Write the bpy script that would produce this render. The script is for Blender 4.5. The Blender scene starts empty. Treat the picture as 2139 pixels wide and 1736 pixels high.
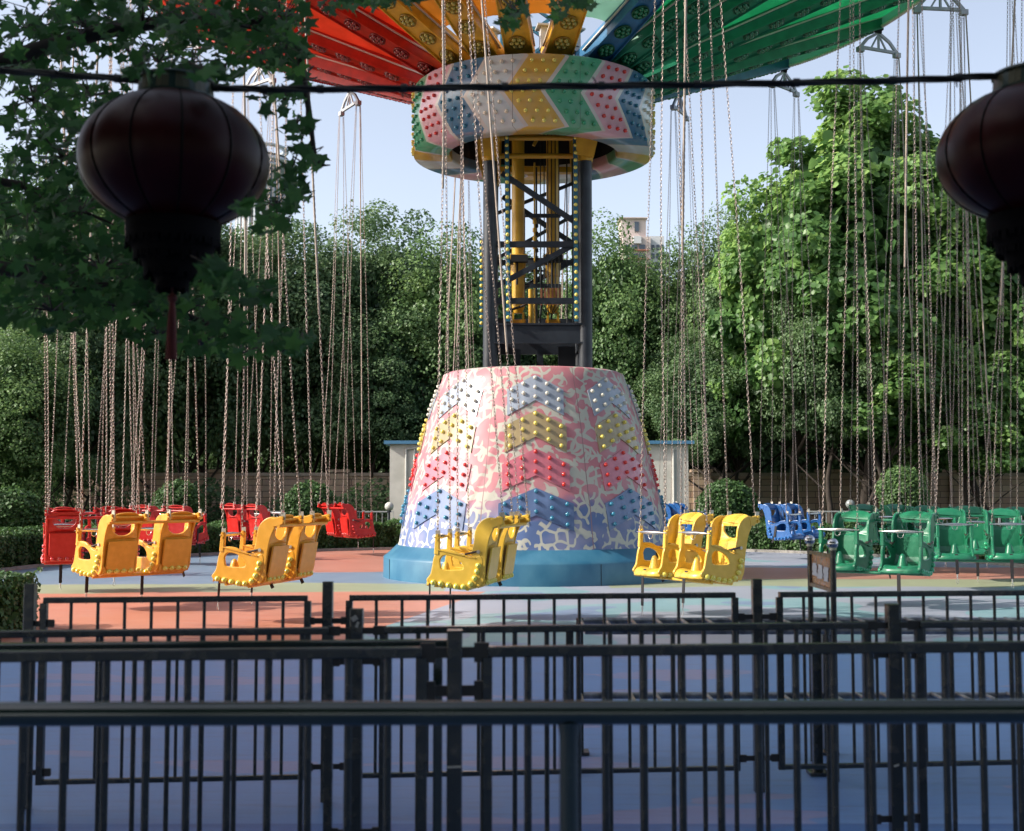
import bpy, math, random
import numpy as np
from mathutils import Vector, Matrix, Quaternion
random.seed(7)
R = math.radians
sc = bpy.context.scene
col = sc.collection
# ------------------------------------------------------------------ camera
F = 2481.0                       # focal length in units of a 2139 px wide picture
TILT = R(3.667)
CAMZ = 1.46
def W(x, y, Z):
    """a point seen at (x, y) of the 2139 px wide picture and standing Z metres away"""
    u = (x - 1069.5) / F; v = (868 - y) / F
    Y = math.cos(TILT) - v * math.sin(TILT)
    t = Z / Y
    return Vector((u * t, Z, CAMZ + (math.sin(TILT) + v * math.cos(TILT)) * t))
def px(p):
    d = Vector(p) - Vector((0, 0, CAMZ))
    f = d.y * math.cos(TILT) + d.z * math.sin(TILT)
    w = -d.y * math.sin(TILT) + d.z * math.cos(TILT)
    if f < 0.1: return (-9999, -9999, -1)
    return (1069.5 + F * d.x / f, 868 - F * w / f, f)
cam_d = bpy.data.cameras.new('camera'); cam = bpy.data.objects.new('camera', cam_d); col.objects.link(cam)
cam.location = (0, 0, CAMZ); cam.rotation_euler = (R(90) + TILT, 0, 0)
cam_d.sensor_width = 36; cam_d.lens = 36 * F / 2139
cam_d.clip_start = 0.05; cam_d.clip_end = 3000
cam_d.dof.use_dof = True; cam_d.dof.focus_distance = 19.0; cam_d.dof.aperture_fstop = 4.0
sc.camera = cam
# ------------------------------------------------------------------ light
SUN_EL, = (R(35),)
SUNV = Vector((-math.cos(R(12)) * math.cos(SUN_EL), -math.sin(R(12)) * math.cos(SUN_EL), math.sin(SUN_EL)))
world = bpy.data.worlds.new("World"); sc.world = world; world.use_nodes = True
nt = world.node_tree; bg = nt.nodes['Background']
sky = nt.nodes.new('ShaderNodeTexSky'); sky.sky_type = 'NISHITA'; sky.sun_disc = False
sky.sun_elevation = SUN_EL; sky.sun_rotation = math.atan2(SUNV.x, SUNV.y)
sky.air_density = 0.8; sky.dust_density = 2.6; sky.ozone_density = 0.3
hz_ = nt.nodes.new('ShaderNodeHueSaturation'); hz_.inputs['Saturation'].default_value = 0.62; hz_.inputs['Value'].default_value = 1.02
nt.links.new(sky.outputs[0], hz_.inputs['Color']); nt.links.new(hz_.outputs[0], bg.inputs[0]); bg.inputs[1].default_value = 0.14
sd = bpy.data.lights.new('sun', 'SUN'); sd.energy = 3.2; sd.angle = R(0.5); sd.color = (1.0, 0.93, 0.82)
so = bpy.data.objects.new('sun', sd); col.objects.link(so); so.location = (-30, -10, 30)
so.rotation_euler = SUNV.to_track_quat('Z', 'Y').to_euler()
sc.view_settings.view_transform = 'Standard'; sc.view_settings.look = 'None'
sc.view_settings.exposure = 1.05; sc.view_settings.gamma = 1
sc.render.engine = 'CYCLES'
try:
    sc.cycles.use_denoising = True; sc.cycles.max_bounces = 7; sc.cycles.diffuse_bounces = 3
    sc.cycles.glossy_bounces = 3; sc.cycles.transmission_bounces = 4; sc.cycles.transparent_max_bounces = 6
    sc.cycles.sample_clamp_indirect = 6
except Exception: pass
# ------------------------------------------------------------------ materials
MATS = {}
def mat(name, c, rough=0.5, metal=0.0, c2=None, scale=8.0, bump=0.0, trans=0.0, spec=0.5, detail=4, coat=0.0, mixlo=0.35, mixhi=0.65, stretch=None):
    if name in MATS: return MATS[name]
    m = bpy.data.materials.new(name); m.use_nodes = True; MATS[name] = m
    n = m.node_tree.nodes; l = m.node_tree.links; p = n['Principled BSDF']
    p.inputs['Base Color'].default_value = (*c, 1); p.inputs['Roughness'].default_value = rough
    p.inputs['Metallic'].default_value = metal; p.inputs['Specular IOR Level'].default_value = spec
    p.inputs['Coat Weight'].default_value = coat
    if c2 is not None or bump:
        tc = n.new('ShaderNodeTexCoord'); no = n.new('ShaderNodeTexNoise')
        no.inputs['Scale'].default_value = scale; no.inputs['Detail'].default_value = detail
        src = tc.outputs['Object']
        if stretch:
            mp = n.new('ShaderNodeMapping'); mp.inputs['Scale'].default_value = stretch
            l.new(src, mp.inputs['Vector']); src = mp.outputs[0]
        l.new(src, no.inputs['Vector'])
        if c2 is not None:
            r = n.new('ShaderNodeValToRGB'); r.color_ramp.elements[0].position = mixlo; r.color_ramp.elements[1].position = mixhi
            r.color_ramp.elements[0].color = (*c, 1); r.color_ramp.elements[1].color = (*c2, 1)
            l.new(no.outputs['Fac'], r.inputs[0]); l.new(r.outputs[0], p.inputs['Base Color'])
            m['ramp'] = r.name
        if bump:
            b = n.new('ShaderNodeBump'); b.inputs['Strength'].default_value = bump; b.inputs['Distance'].default_value = 0.02
            l.new(no.outputs['Fac'], b.inputs['Height']); l.new(b.outputs[0], p.inputs['Normal'])
    if trans:
        t = n.new('ShaderNodeBsdfTranslucent'); t.inputs[0].default_value = (*c, 1)
        mx = n.new('ShaderNodeMixShader'); mx.inputs[0].default_value = trans
        l.new(p.outputs[0], mx.inputs[1]); l.new(t.outputs[0], mx.inputs[2]); l.new(mx.outputs[0], n['Material Output'].inputs[0])
        if c2 is not None: l.new(n[m['ramp']].outputs[0], t.inputs[0])
    return m
def leafmat(name, ca, cb, cc, trans=0.35, rough=0.45, spec=0.4):
    m = bpy.data.materials.new(name); m.use_nodes = True; MATS[name] = m
    n = m.node_tree.nodes; l = m.node_tree.links; p = n['Principled BSDF']
    a = n.new('ShaderNodeAttribute'); a.attribute_name = 'tint'
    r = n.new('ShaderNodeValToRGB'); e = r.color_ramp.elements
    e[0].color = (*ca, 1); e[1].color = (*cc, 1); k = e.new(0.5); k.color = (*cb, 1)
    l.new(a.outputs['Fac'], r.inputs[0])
    l.new(r.outputs[0], p.inputs['Base Color']); p.inputs['Roughness'].default_value = rough
    p.inputs['Specular IOR Level'].default_value = spec
    t = n.new('ShaderNodeBsdfTranslucent'); hs = n.new('ShaderNodeHueSaturation'); hs.inputs['Value'].default_value = 1.5; hs.inputs['Hue'].default_value = 0.485
    l.new(r.outputs[0], hs.inputs['Color']); l.new(hs.outputs[0], t.inputs[0])
    mx = n.new('ShaderNodeMixShader'); mx.inputs[0].default_value = trans
    l.new(p.outputs[0], mx.inputs[1]); l.new(t.outputs[0], mx.inputs[2]); l.new(mx.outputs[0], n['Material Output'].inputs[0])
    return m
# ------------------------------------------------------------------ mesh builder
class MB:
    def __init__(s): s.v = []; s.f = []; s.mi = []; s.sm = []; s.uv = []
    def add(s, vs, fs, mi=0, smooth=False, uvs=None):
        o = len(s.v); s.v += [tuple(v) for v in vs]
        for k, f in enumerate(fs):
            s.f.append(tuple(i + o for i in f)); s.mi.append(mi); s.sm.append(smooth)
            s.uv.append(uvs[k] if uvs else None)
    def box(s, c, size, M=None, mi=0, taper=None):
        hx, hy, hz = size[0] / 2, size[1] / 2, size[2] / 2
        vs = [Vector((x * hx, y * hy, z * hz)) for x in (-1, 1) for y in (-1, 1) for z in (-1, 1)]
        if taper: vs = [Vector((v.x * (taper if v.z > 0 else 1), v.y * (taper if v.z > 0 else 1), v.z)) for v in vs]
        if M is not None: vs = [M @ v for v in vs]
        c = Vector(c); vs = [v + c for v in vs]
        s.add(vs, [(0, 1, 3, 2), (4, 6, 7, 5), (0, 4, 5, 1), (2, 3, 7, 6), (0, 2, 6, 4), (1, 5, 7, 3)], mi)
    def bar(s, a, b, w, h, mi=0, up=Vector((0, 0, 1)), w2=None, h2=None, bev=0.0):
        a = Vector(a); b = Vector(b); d = (b - a).normalized()
        if abs(d.dot(up)) > 0.99: up = Vector((0, 1, 0))
        sx = d.cross(up).normalized(); sy = sx.cross(d).normalized()
        w2 = w if w2 is None else w2; h2 = h if h2 is None else h2
        if bev:
            def ring(p, w, h):
                r = []
                for (i, j) in ((1, 1), (-1, 1), (-1, -1), (1, -1)):
                    e1 = (i * (w / 2 - bev), j * h / 2); e2 = (i * w / 2, j * (h / 2 - bev))
                    pts = (e2, e1) if i * j > 0 else (e1, e2)
                    r += [p + sx * q[0] + sy * q[1] for q in pts]
                return r
            vs = ring(a, w, h) + ring(b, w2, h2); n = 8
            fs = [(i, (i + 1) % n, n + (i + 1) % n, n + i) for i in range(n)] + [tuple(range(n))[::-1], tuple(range(n, 2 * n))]
            s.add(vs, fs, mi); return
        vs = [a + sx * i * w / 2 + sy * j * h / 2 for i in (-1, 1) for j in (-1, 1)] + [b + sx * i * w2 / 2 + sy * j * h2 / 2 for i in (-1, 1) for j in (-1, 1)]
        s.add(vs, [(0, 1, 3, 2), (4, 6, 7, 5), (0, 4, 5, 1), (2, 3, 7, 6), (0, 2, 6, 4), (1, 5, 7, 3)], mi)
    def tube(s, pts, r, n=8, mi=0, caps=True):
        pts = [Vector(p) for p in pts]; rs = r if isinstance(r, (list, tuple)) else [r] * len(pts)
        d0 = (pts[1] - pts[0]).normalized(); up = Vector((0, 0, 1)) if abs(d0.z) < 0.9 else Vector((1, 0, 0))
        sx = d0.cross(up).normalized(); vs = []
        for i, p in enumerate(pts):
            d = (pts[min(i + 1, len(pts) - 1)] - pts[max(i - 1, 0)]).normalized()
            sx = (sx - d * sx.dot(d)).normalized(); sy = d.cross(sx)
            vs += [p + (sx * math.cos(2 * math.pi * k / n) + sy * math.sin(2 * math.pi * k / n)) * rs[i] for k in range(n)]
        fs = [(i * n + k, i * n + (k + 1) % n, (i + 1) * n + (k + 1) % n, (i + 1) * n + k) for i in range(len(pts) - 1) for k in range(n)]
        s.add(vs, fs, mi, True)
        if caps: s.add(vs[:n], [tuple(range(n))[::-1]], mi); s.add(vs[-n:], [tuple(range(n))], mi)
    def lathe(s, prof, n=48, c=(0, 0, 0), mi=0, smooth=True, uv=False, M=None):
        """prof: (radius, z); uv = (azimuth in degrees, distance along the profile)"""
        c = Vector(c); vs = []; dist = [0]
        for i in range(1, len(prof)): dist.append(dist[-1] + math.hypot(prof[i][0] - prof[i - 1][0], prof[i][1] - prof[i - 1][1]))
        for (r, z) in prof:
            for k in range(n):
                a = 2 * math.pi * k / n; p = Vector((math.sin(a) * r, math.cos(a) * r, z)); vs.append((M @ p if M is not None else p) + c)
        fs = []; uvs = []
        for i in range(len(prof) - 1):
            for k in range(n):
                k2 = (k + 1) % n
                fs.append((i * n + k, i * n + k2, (i + 1) * n + k2, (i + 1) * n + k))
                a0 = 360 * k / n; a1 = 360 * (k + 1) / n
                uvs.append([(a0, dist[i]), (a1, dist[i]), (a1, dist[i + 1]), (a0, dist[i + 1])])
        s.add(vs, fs, mi, smooth, uvs if uv else None)
    def ball(s, c, r, n=10, m=6, mi=0, sz=1.0):
        s.lathe([(max(1e-4, r * math.sin(math.pi * i / m)), r * sz * math.cos(math.pi * i / m)) for i in range(m + 1)], n, c, mi)
    def merge(s, me, M=None, mi=0, smooth=False):
        vs = [(M @ v.co if M is not None else v.co.copy()) for v in me.vertices]
        s.add(vs, [tuple(p.vertices) for p in me.polygons], mi, smooth)
    def build(s, name, mats, parent=None, flat=False):
        me = bpy.data.meshes.new(name); me.from_pydata(s.v, [], s.f)
        if not isinstance(mats, (list, tuple)): mats = [mats]
        for m in mats: me.materials.append(m)
        me.polygons.foreach_set('material_index', s.mi); me.polygons.foreach_set('use_smooth', s.sm)
        if any(u is not None for u in s.uv):
            ul = me.uv_layers.new(name='UVMap'); k = 0
            for f, u in zip(s.f, s.uv):
                for j in range(len(f)):
                    if u: ul.data[k].uv = u[j]
                    k += 1
        me.update()
        return link(name, me, parent)
def link(name, me, parent=None):
    o = bpy.data.objects.new(name, me); col.objects.link(o)
    if parent is not None: o.parent = parent
    return o
def tag(o, label=None, cat=None, group=None, kind=None):
    if label: o['label'] = label
    if cat: o['category'] = cat
    if group: o['group'] = group
    if kind: o['kind'] = kind
    return o
def empty(name, loc, rz=0, **k):
    o = bpy.data.objects.new(name, None); col.objects.link(o); o.location = loc; o.rotation_euler = (0, 0, rz)
    o.empty_display_size = 0.2
    return tag(o, **k)
def dup(o, parent=None, deep=True):
    c = o.copy(); col.objects.link(c)
    if parent is not None: c.parent = parent
    if deep:
        for ch in list(o.children): dup(ch, c)
    return c
def catmull(pts, n=5, closed=True):
    out = []; N = len(pts)
    for i in range(N if closed else N - 1):
        p0, p1, p2, p3 = pts[(i - 1) % N], pts[i], pts[(i + 1) % N], pts[(i + 2) % N]
        if not closed:
            if i == 0: p0 = p1
            if i == N - 2: p3 = p2
        for k in range(n):
            t = k / n
            out.append(tuple(0.5 * (2 * p1[j] + (p2[j] - p0[j]) * t + (2 * p0[j] - 5 * p1[j] + 4 * p2[j] - p3[j]) * t * t + (3 * p1[j] - p0[j] - 3 * p2[j] + p3[j]) * t ** 3) for j in range(len(p1))))
    if not closed: out.append(tuple(pts[-1]))
    return out
def plate(outer, holes, thick, bev=0.006):
    """flat board with rounded edges and holes, in the XY plane"""
    cu = bpy.data.curves.new('tmp', 'CURVE'); cu.dimensions = '2D'; cu.fill_mode = 'BOTH'
    cu.extrude = thick / 2 - bev; cu.bevel_depth = bev; cu.bevel_resolution = 1; cu.offset = -bev
    for ring in [outer] + holes:
        sp = cu.splines.new('POLY'); sp.points.add(len(ring) - 1); sp.use_cyclic_u = True
        for i, p in enumerate(ring): sp.points[i].co = (p[0], p[1], 0, 1)
    o = bpy.data.objects.new('tmp', cu); col.objects.link(o)
    dg = bpy.context.evaluated_depsgraph_get()
    me = bpy.data.meshes.new_from_object(o.evaluated_get(dg))
    bpy.data.objects.remove(o); bpy.data.curves.remove(cu)
    return me
def AZ(deg, r, z=0.0):
    return Vector((math.sin(R(deg)) * r, math.cos(R(deg)) * r, z))
# ------------------------------------------------------------------ foliage
def np_mesh(name, V, Fa, m, tint=None, smooth=False):
    me = bpy.data.meshes.new(name)
    nv, nf, k = len(V), len(Fa), Fa.shape[1]
    me.vertices.add(nv); me.vertices.foreach_set('co', V.astype(np.float32).ravel())
    me.loops.add(nf * k); me.loops.foreach_set('vertex_index', Fa.astype(np.int32).ravel())
    me.polygons.add(nf); me.polygons.foreach_set('loop_start', np.arange(0, nf * k, k, dtype=np.int32))
    me.polygons.foreach_set('loop_total', np.full(nf, k, dtype=np.int32))
    me.materials.append(m)
    if tint is not None:
        a = me.attributes.new('tint', 'FLOAT', 'FACE'); a.data.foreach_set('value', tint.astype(np.float32))
    me.update(calc_edges=True)
    return me
LEAF4 = (np.array([(0, 0, 0), (0.42, 0.45, 0.10), (0, 1, -0.05), (-0.42, 0.45, 0.10)]), np.array([(0, 1, 2), (0, 2, 3)]))
LEAFB = (np.array([(0, 0, 0), (.50, .12, .08), (.42, .78, .05), (0, 1.0, -.1), (-.42, .78, .05), (-.50, .12, .08)]), np.array([(0, 1, 2), (0, 2, 3), (0, 3, 4), (0, 4, 5)]))
def maple_shape():
    ang = [0, 22, 40, 62, 80, 104, 128, 150, 172]
    rad = [1.0, .52, .55, .93, .48, .50, .66, .34, .30]
    pts = [(0, 0, 0.0)]
    full = [(a, r) for a, r in zip(ang, rad)] + [(-a, r) for a, r in list(zip(ang, rad))[::-1][:-1]]
    for a, r in full:
        pts.append((r * .5 * math.sin(R(a)), r * .5 * math.cos(R(a)), -0.06 * r + 0.03 * math.cos(R(a * 5))))
    n = len(full)
    return np.array(pts), np.array([(0, 1 + i, 1 + (i + 1) % n) for i in range(n)])
MAPLE = maple_shape()
def leaves(P, N, S, shape, rng, tint):
    """P positions, N normals, S sizes -> vertices, faces, tint"""
    n = len(P); N = N / np.linalg.norm(N, axis=1, keepdims=True)
    t = rng.normal(size=(n, 3)); t -= N * (t * N).sum(1, keepdims=True); t /= np.linalg.norm(t, axis=1, keepdims=True)
    b = np.cross(N, t); L, Fc = shape
    V = P[:, None, :] + S[:, None, None] * (L[None, :, 0:1] * b[:, None, :] + L[None, :, 1:2] * t[:, None, :] + L[None, :, 2:3] * N[:, None, :])
    Fa = (np.arange(n) * len(L))[:, None, None] + Fc[None]
    return V.reshape(-1, 3), Fa.reshape(-1, 3), np.repeat(tint, len(Fc))
def crown_mesh(name, rad, nclump, per, size, shape, m, seed, clump=(.55, 1.1), inner=0.25, up=.6, lumpy=.22, bottom=-0.75):
    rng = np.random.default_rng(seed); rad = np.array(rad, float)
    d = rng.normal(size=(nclump * 3, 3)); d /= np.linalg.norm(d, axis=1, keepdims=True); d = d[d[:, 2] > bottom][:nclump]
    k = np.sin(d[:, 0] * 4.1 + seed) * np.sin(d[:, 1] * 3.7 + seed * 2) * np.sin(d[:, 2] * 4.3 + 1) * lumpy * 2
    rr = np.minimum((0.62 + 0.34 * rng.random(len(d)) ** .6) * (1 + k), 1.06)
    C = d * rad * rr[:, None]; cr = rng.uniform(clump[0], clump[1], len(d)); ct = rng.random(len(d))
    Ps, Ns, Ts, Ss = [], [], [], []
    for c, r, dd, t in zip(C, cr, d, ct):
        q = rng.normal(size=(per, 3)); q /= np.linalg.norm(q, axis=1, keepdims=True)
        q *= (0.55 + 0.5 * rng.random((per, 1)) ** .5); q[:, 2] *= .7
        Ps.append(c + q * r); Ns.append(q * .5 + dd * .35 + np.array([0, 0, up]) + rng.normal(size=(per, 3)) * .45)
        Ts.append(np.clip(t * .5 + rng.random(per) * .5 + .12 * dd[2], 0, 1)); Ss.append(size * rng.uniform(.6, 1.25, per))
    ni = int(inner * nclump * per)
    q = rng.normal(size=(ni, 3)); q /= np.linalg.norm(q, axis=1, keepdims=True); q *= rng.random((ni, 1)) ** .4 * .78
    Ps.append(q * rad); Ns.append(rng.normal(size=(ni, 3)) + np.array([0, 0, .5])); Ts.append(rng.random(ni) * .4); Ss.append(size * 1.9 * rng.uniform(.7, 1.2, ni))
    V, Fa, T = leaves(np.concatenate(Ps), np.concatenate(Ns), np.concatenate(Ss), shape, rng, np.concatenate(Ts))
    return np_mesh(name, V, Fa, m, T)
M_small = leafmat('small_leaf_foliage', (.035, .075, .035), (.078, .145, .058), (.15, .235, .095), .30, .5)
M_pale = leafmat('pale_leaf_foliage', (.045, .10, .036), (.105, .19, .062), (.19, .30, .10), .32, .5)
M_big = leafmat('broad_leaf_foliage', (.045, .115, .036), (.11, .22, .065), (.27, .42, .12), .45, .42)
M_maple = leafmat('maple_leaves', (.018, .065, .020), (.034, .115, .032), (.07, .20, .045), .45, .5, .3)
M_hedge = leafmat('hedge_leaves', (.03, .07, .02), (.055, .12, .035), (.10, .20, .06), .25, .5)
M_bark = mat('bark', (.020, .015, .012), .9, c2=(.05, .038, .03), scale=9, bump=.6, stretch=(1, 1, .2))
M_bark_pale = mat('pale_bark', (.10, .09, .075), .9, c2=(.2, .18, .15), scale=7, bump=.5, stretch=(1, 1, .3))
CR = {}
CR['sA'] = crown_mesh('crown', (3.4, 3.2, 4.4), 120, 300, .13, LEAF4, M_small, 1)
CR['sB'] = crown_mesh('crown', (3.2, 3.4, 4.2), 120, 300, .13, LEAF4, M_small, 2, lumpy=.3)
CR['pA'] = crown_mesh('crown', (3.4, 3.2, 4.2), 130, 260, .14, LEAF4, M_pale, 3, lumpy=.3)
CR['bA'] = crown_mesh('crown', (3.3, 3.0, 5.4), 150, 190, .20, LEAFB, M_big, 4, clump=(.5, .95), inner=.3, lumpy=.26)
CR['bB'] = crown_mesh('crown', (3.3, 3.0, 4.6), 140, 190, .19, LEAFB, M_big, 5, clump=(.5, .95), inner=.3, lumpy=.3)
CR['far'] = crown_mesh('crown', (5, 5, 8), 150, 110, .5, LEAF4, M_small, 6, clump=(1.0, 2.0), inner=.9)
def trunk_mesh(h, r, seed, nb=5, spread=1.4, top=3.0, lean=.3, double=False):
    rnd = random.Random(seed); b = MB()
    def limb(p, d, L, r0, r1, k=5):
        pts = [Vector(p)]; d = Vector(d).normalized(); rs = [r0]
        for i in range(k):
            d = (d + Vector((rnd.uniform(-.16, .16), rnd.uniform(-.16, .16), rnd.uniform(-.03, .1)))).normalized()
            pts.append(pts[-1] + d * L / k); rs.append(r0 + (r1 - r0) * (i + 1) / k)
        b.tube(pts, rs, 7); return pts
    for q in range(2 if double else 1):
        s = 1 if q == 0 else .75
        a = limb((q * .3, q * .1, -.1), (rnd.uniform(-lean, lean) + q * .5, rnd.uniform(-lean, lean), 1), h * s, r * 1.15 * s, r * .7 * s)
        a2 = limb(a[-1], a[-1] - a[-3], top, r * .7 * s, r * .15)
        for i in range(nb):
            an = rnd.uniform(0, 6.28); st = (a + a2)[rnd.randint(3, 8)]
            limb(st, (math.cos(an) * spread, math.sin(an) * spread, 1), top * rnd.uniform(.6, 1.0), r * .42, r * .1, 4)
    return b
def tree(name, kind, xp, topy, Z, w, zlow, label, group, bark=None, seed=0, trunk_r=.14, cat='tree', double=False, rot=None):
    """w: crown radius in metres; the crown reaches from zlow to the height seen at topy"""
    g = W(xp, 1000, Z); top = W(xp, topy, Z).z
    me = CR[kind]; h = top - zlow
    base = {'sA': (3.4, 4.4), 'sB': (3.3, 4.2), 'pA': (3.3, 4.2), 'bA': (3.2, 5.4), 'bB': (3.2, 4.6)}[kind]
    t = empty(name, (g.x, Z, 0), 0, label=label, cat=cat, group=group)
    c = link('crown', me, t); c.location = (0, 0, zlow + h / 2); c.scale = (w / base[0], w / base[0], h / 2 / base[1] * .98)
    c.rotation_euler = (0, 0, rot if rot is not None else random.uniform(0, 6.28))
    b = trunk_mesh(zlow + .4, trunk_r, seed, double=double, top=h * .5); b.build('trunk', bark or M_bark, t)
    return t
# ------------------------------------------------------------------ the ride
CX, CY = 0.38, 21.0
ride = empty('swing_ride', (CX, CY, 0), 0, label='tall chain swing ride with graffiti cone base, chevron drum and red, yellow and green arms', cat='swing ride')
M_steel = mat('blue_grey_steel', (.009, .013, .021), .45, c2=(.020, .026, .036), scale=5, bump=.15)
M_yel = mat('yellow_machine_paint', (.62, .36, .03), .42, c2=(.5, .27, .02), scale=4, bump=.08)
M_blueb = mat('blue_lattice_paint', (.03, .14, .23), .45, c2=(.05, .2, .3), scale=5)
M_cable = mat('black_cable_rubber', (.012, .013, .014), .6)
M_copper = mat('copper_tag', (.32, .12, .06), .5, metal=.3)
M_chrome = mat('polished_metal', (.62, .60, .57), .18, metal=1.0)
M_galv = mat('galvanised_chain', (.44, .38, .35), .40, metal=.75, c2=(.30, .22, .18), scale=40)
M_sheath = mat('beige_hose', (.42, .35, .29), .6, c2=(.33, .26, .21), scale=12)
M_hang = mat('grey_hanger_steel', (.42, .43, .45), .4, c2=(.3, .31, .33), scale=8)
M_black = mat('black_webbing', (.012, .010, .012), .7)
M_dark = mat('dark_interior', (.010, .011, .013), .8)
BC = {'white': (.62, .60, .52), 'yellow': (.72, .60, .12), 'red': (.60, .025, .02), 'blue': (.03, .20, .32), 'green': (.02, .26, .13), 'peach': (.66, .55, .42), 'teal': (.02, .15, .24)}
BM = {k: mat('bulb_' + k, v, .18, spec=.6, coat=.4) for k, v in BC.items()}
def graffiti_mat():
    m = bpy.data.materials.new('graffiti_fibreglass'); m.use_nodes = True
    n = m.node_tree.nodes; l = m.node_tree.links; p = n['Principled BSDF']; p.inputs['Roughness'].default_value = .45; p.inputs['Specular IOR Level'].default_value = .3
    tc = n.new('ShaderNodeTexCoord')
    no = n.new('ShaderNodeTexNoise'); no.inputs['Scale'].default_value = 5.5; no.inputs['Detail'].default_value = 0
    l.new(tc.outputs['Object'], no.inputs['Vector'])
    vm = n.new('ShaderNodeVectorMath'); vm.operation = 'SCALE'; vm.inputs['Scale'].default_value = .13
    l.new(no.outputs['Color'], vm.inputs[0])
    va = n.new('ShaderNodeVectorMath'); va.operation = 'ADD'; l.new(tc.outputs['Object'], va.inputs[0]); l.new(vm.outputs[0], va.inputs[1])
    vo = n.new('ShaderNodeTexVoronoi'); vo.feature = 'DISTANCE_TO_EDGE'; vo.inputs['Scale'].default_value = 5.6
    l.new(va.outputs[0], vo.inputs['Vector'])
    ng = n.new('ShaderNodeTexNoise'); ng.inputs['Scale'].default_value = 5.5; ng.inputs['Detail'].default_value = 0.0; l.new(tc.outputs['Object'], ng.inputs['Vector'])
    nr_ = n.new('ShaderNodeMapRange'); nr_.inputs['From Min'].default_value = .57; nr_.inputs['From Max'].default_value = .66; nr_.inputs['To Max'].default_value = .5; l.new(ng.outputs['Fac'], nr_.inputs['Value'])
    vo1 = n.new('ShaderNodeMath'); vo1.operation = 'ADD'; l.new(vo.outputs['Distance'], vo1.inputs[0]); l.new(nr_.outputs[0], vo1.inputs[1])
    r = n.new('ShaderNodeValToRGB'); r.color_ramp.elements[0].position = .10; r.color_ramp.elements[1].position = .16
    r.color_ramp.elements[0].color = (1, 1, 1, 1); r.color_ramp.elements[1].color = (0, 0, 0, 1)
    l.new(vo1.outputs[0], r.inputs[0])
    sx = n.new('ShaderNodeSeparateXYZ'); l.new(tc.outputs['Object'], sx.inputs[0])
    n2 = n.new('ShaderNodeTexNoise'); n2.inputs['Scale'].default_value = 1.6; l.new(tc.outputs['Object'], n2.inputs['Vector'])
    ma = n.new('ShaderNodeMath'); ma.operation = 'MULTIPLY_ADD'; ma.inputs[1].default_value = .9; l.new(n2.outputs['Fac'], ma.inputs[0]); l.new(sx.outputs['Z'], ma.inputs[2])
    rz = n.new('ShaderNodeMapRange'); rz.inputs['From Min'].default_value = 1.5; rz.inputs['From Max'].default_value = 1.85
    l.new(ma.outputs[0], rz.inputs['Value'])
    mc = n.new('ShaderNodeMix'); mc.data_type = 'RGBA'; mc.inputs[6].default_value = (.09, .14, .29, 1); mc.inputs[7].default_value = (.44, .16, .19, 1)
    l.new(rz.outputs[0], mc.inputs[0])
    n3 = n.new('ShaderNodeTexNoise'); n3.inputs['Scale'].default_value = 2.3; l.new(tc.outputs['Object'], n3.inputs['Vector'])
    r3 = n.new('ShaderNodeMapRange'); r3.inputs['From Min'].default_value = .42; r3.inputs['From Max'].default_value = .62; r3.inputs['To Max'].default_value = .22
    l.new(n3.outputs['Fac'], r3.inputs['Value'])
    mw = n.new('ShaderNodeMix'); mw.data_type = 'RGBA'; mw.inputs[7].default_value = (.50, .40, .42, 1); l.new(r3.outputs[0], mw.inputs[0]); l.new(mc.outputs[2], mw.inputs[6])
    mf = n.new('ShaderNodeMix'); mf.data_type = 'RGBA'; mf.inputs[7].default_value = (.42, .42, .37, 1)
    l.new(r.outputs[0], mf.inputs[0]); l.new(mw.outputs[2], mf.inputs[6])
    # panel seams every 45 degrees
    uv = n.new('ShaderNodeUVMap'); su = n.new('ShaderNodeSeparateXYZ'); l.new(uv.outputs[0], su.inputs[0])
    md = n.new('ShaderNodeMath'); md.operation = 'PINGPONG'; md.inputs[1].default_value = 22.5; l.new(su.outputs['X'], md.inputs[0])
    lt = n.new('ShaderNodeMath'); lt.operation = 'GREATER_THAN'; lt.inputs[1].default_value = 22.30; l.new(md.outputs[0], lt.inputs[0])
    ms = n.new('ShaderNodeMix'); ms.data_type = 'RGBA'; ms.inputs[7].default_value = (.25, .15, .16, 1); l.new(lt.outputs[0], ms.inputs[0]); l.new(mf.outputs[2], ms.inputs[6])
    l.new(ms.outputs[2], p.inputs['Base Color'])
    return m
CONE = [(1.54, 3.53), (1.60, 3.50), (1.66, 3.30), (1.80, 2.93), (1.955, 2.41), (2.07, 1.90), (2.18, 1.45), (2.26, 1.19), (2.36, .59), (2.385, .53)]
b = MB(); b.lathe([(1.35, 3.44)] + CONE, 96, uv=True)
cone = b.build('base_cone', graffiti_mat(), ride)
M_skirt = mat('blue_skirt_paint', (.022, .115, .205), .42, c2=(.06, .18, .27), scale=2.6, bump=.1, mixlo=.40, mixhi=.75, detail=9, stretch=(1, 1, .7))
b = MB(); b.lathe([(2.30, .57), (2.40, .54), (2.56, .39), (2.615, .355), (2.625, .33), (2.63, 0.0)], 96)
for k in range(8):
    a = 22.5 + 45 * k; p = AZ(a, 2.625, .02); b.bar(AZ(a, 2.632, .0), AZ(a, 2.630, .33), .008, .008, 1)
b.build('base_skirt', [M_skirt, M_dark], ride)
def cone_r(z):
    for (r0, z0), (r1, z1) in zip(CONE, CONE[1:]):
        if z1 <= z <= z0: return r0 + (r1 - r0) * (z0 - z) / (z0 - z1)
    return 2.3
def cone_pt(az, u, z, off):
    r = cone_r(z) + off
    return AZ(az + math.degrees(u / (cone_r(z))), r, z)
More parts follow.
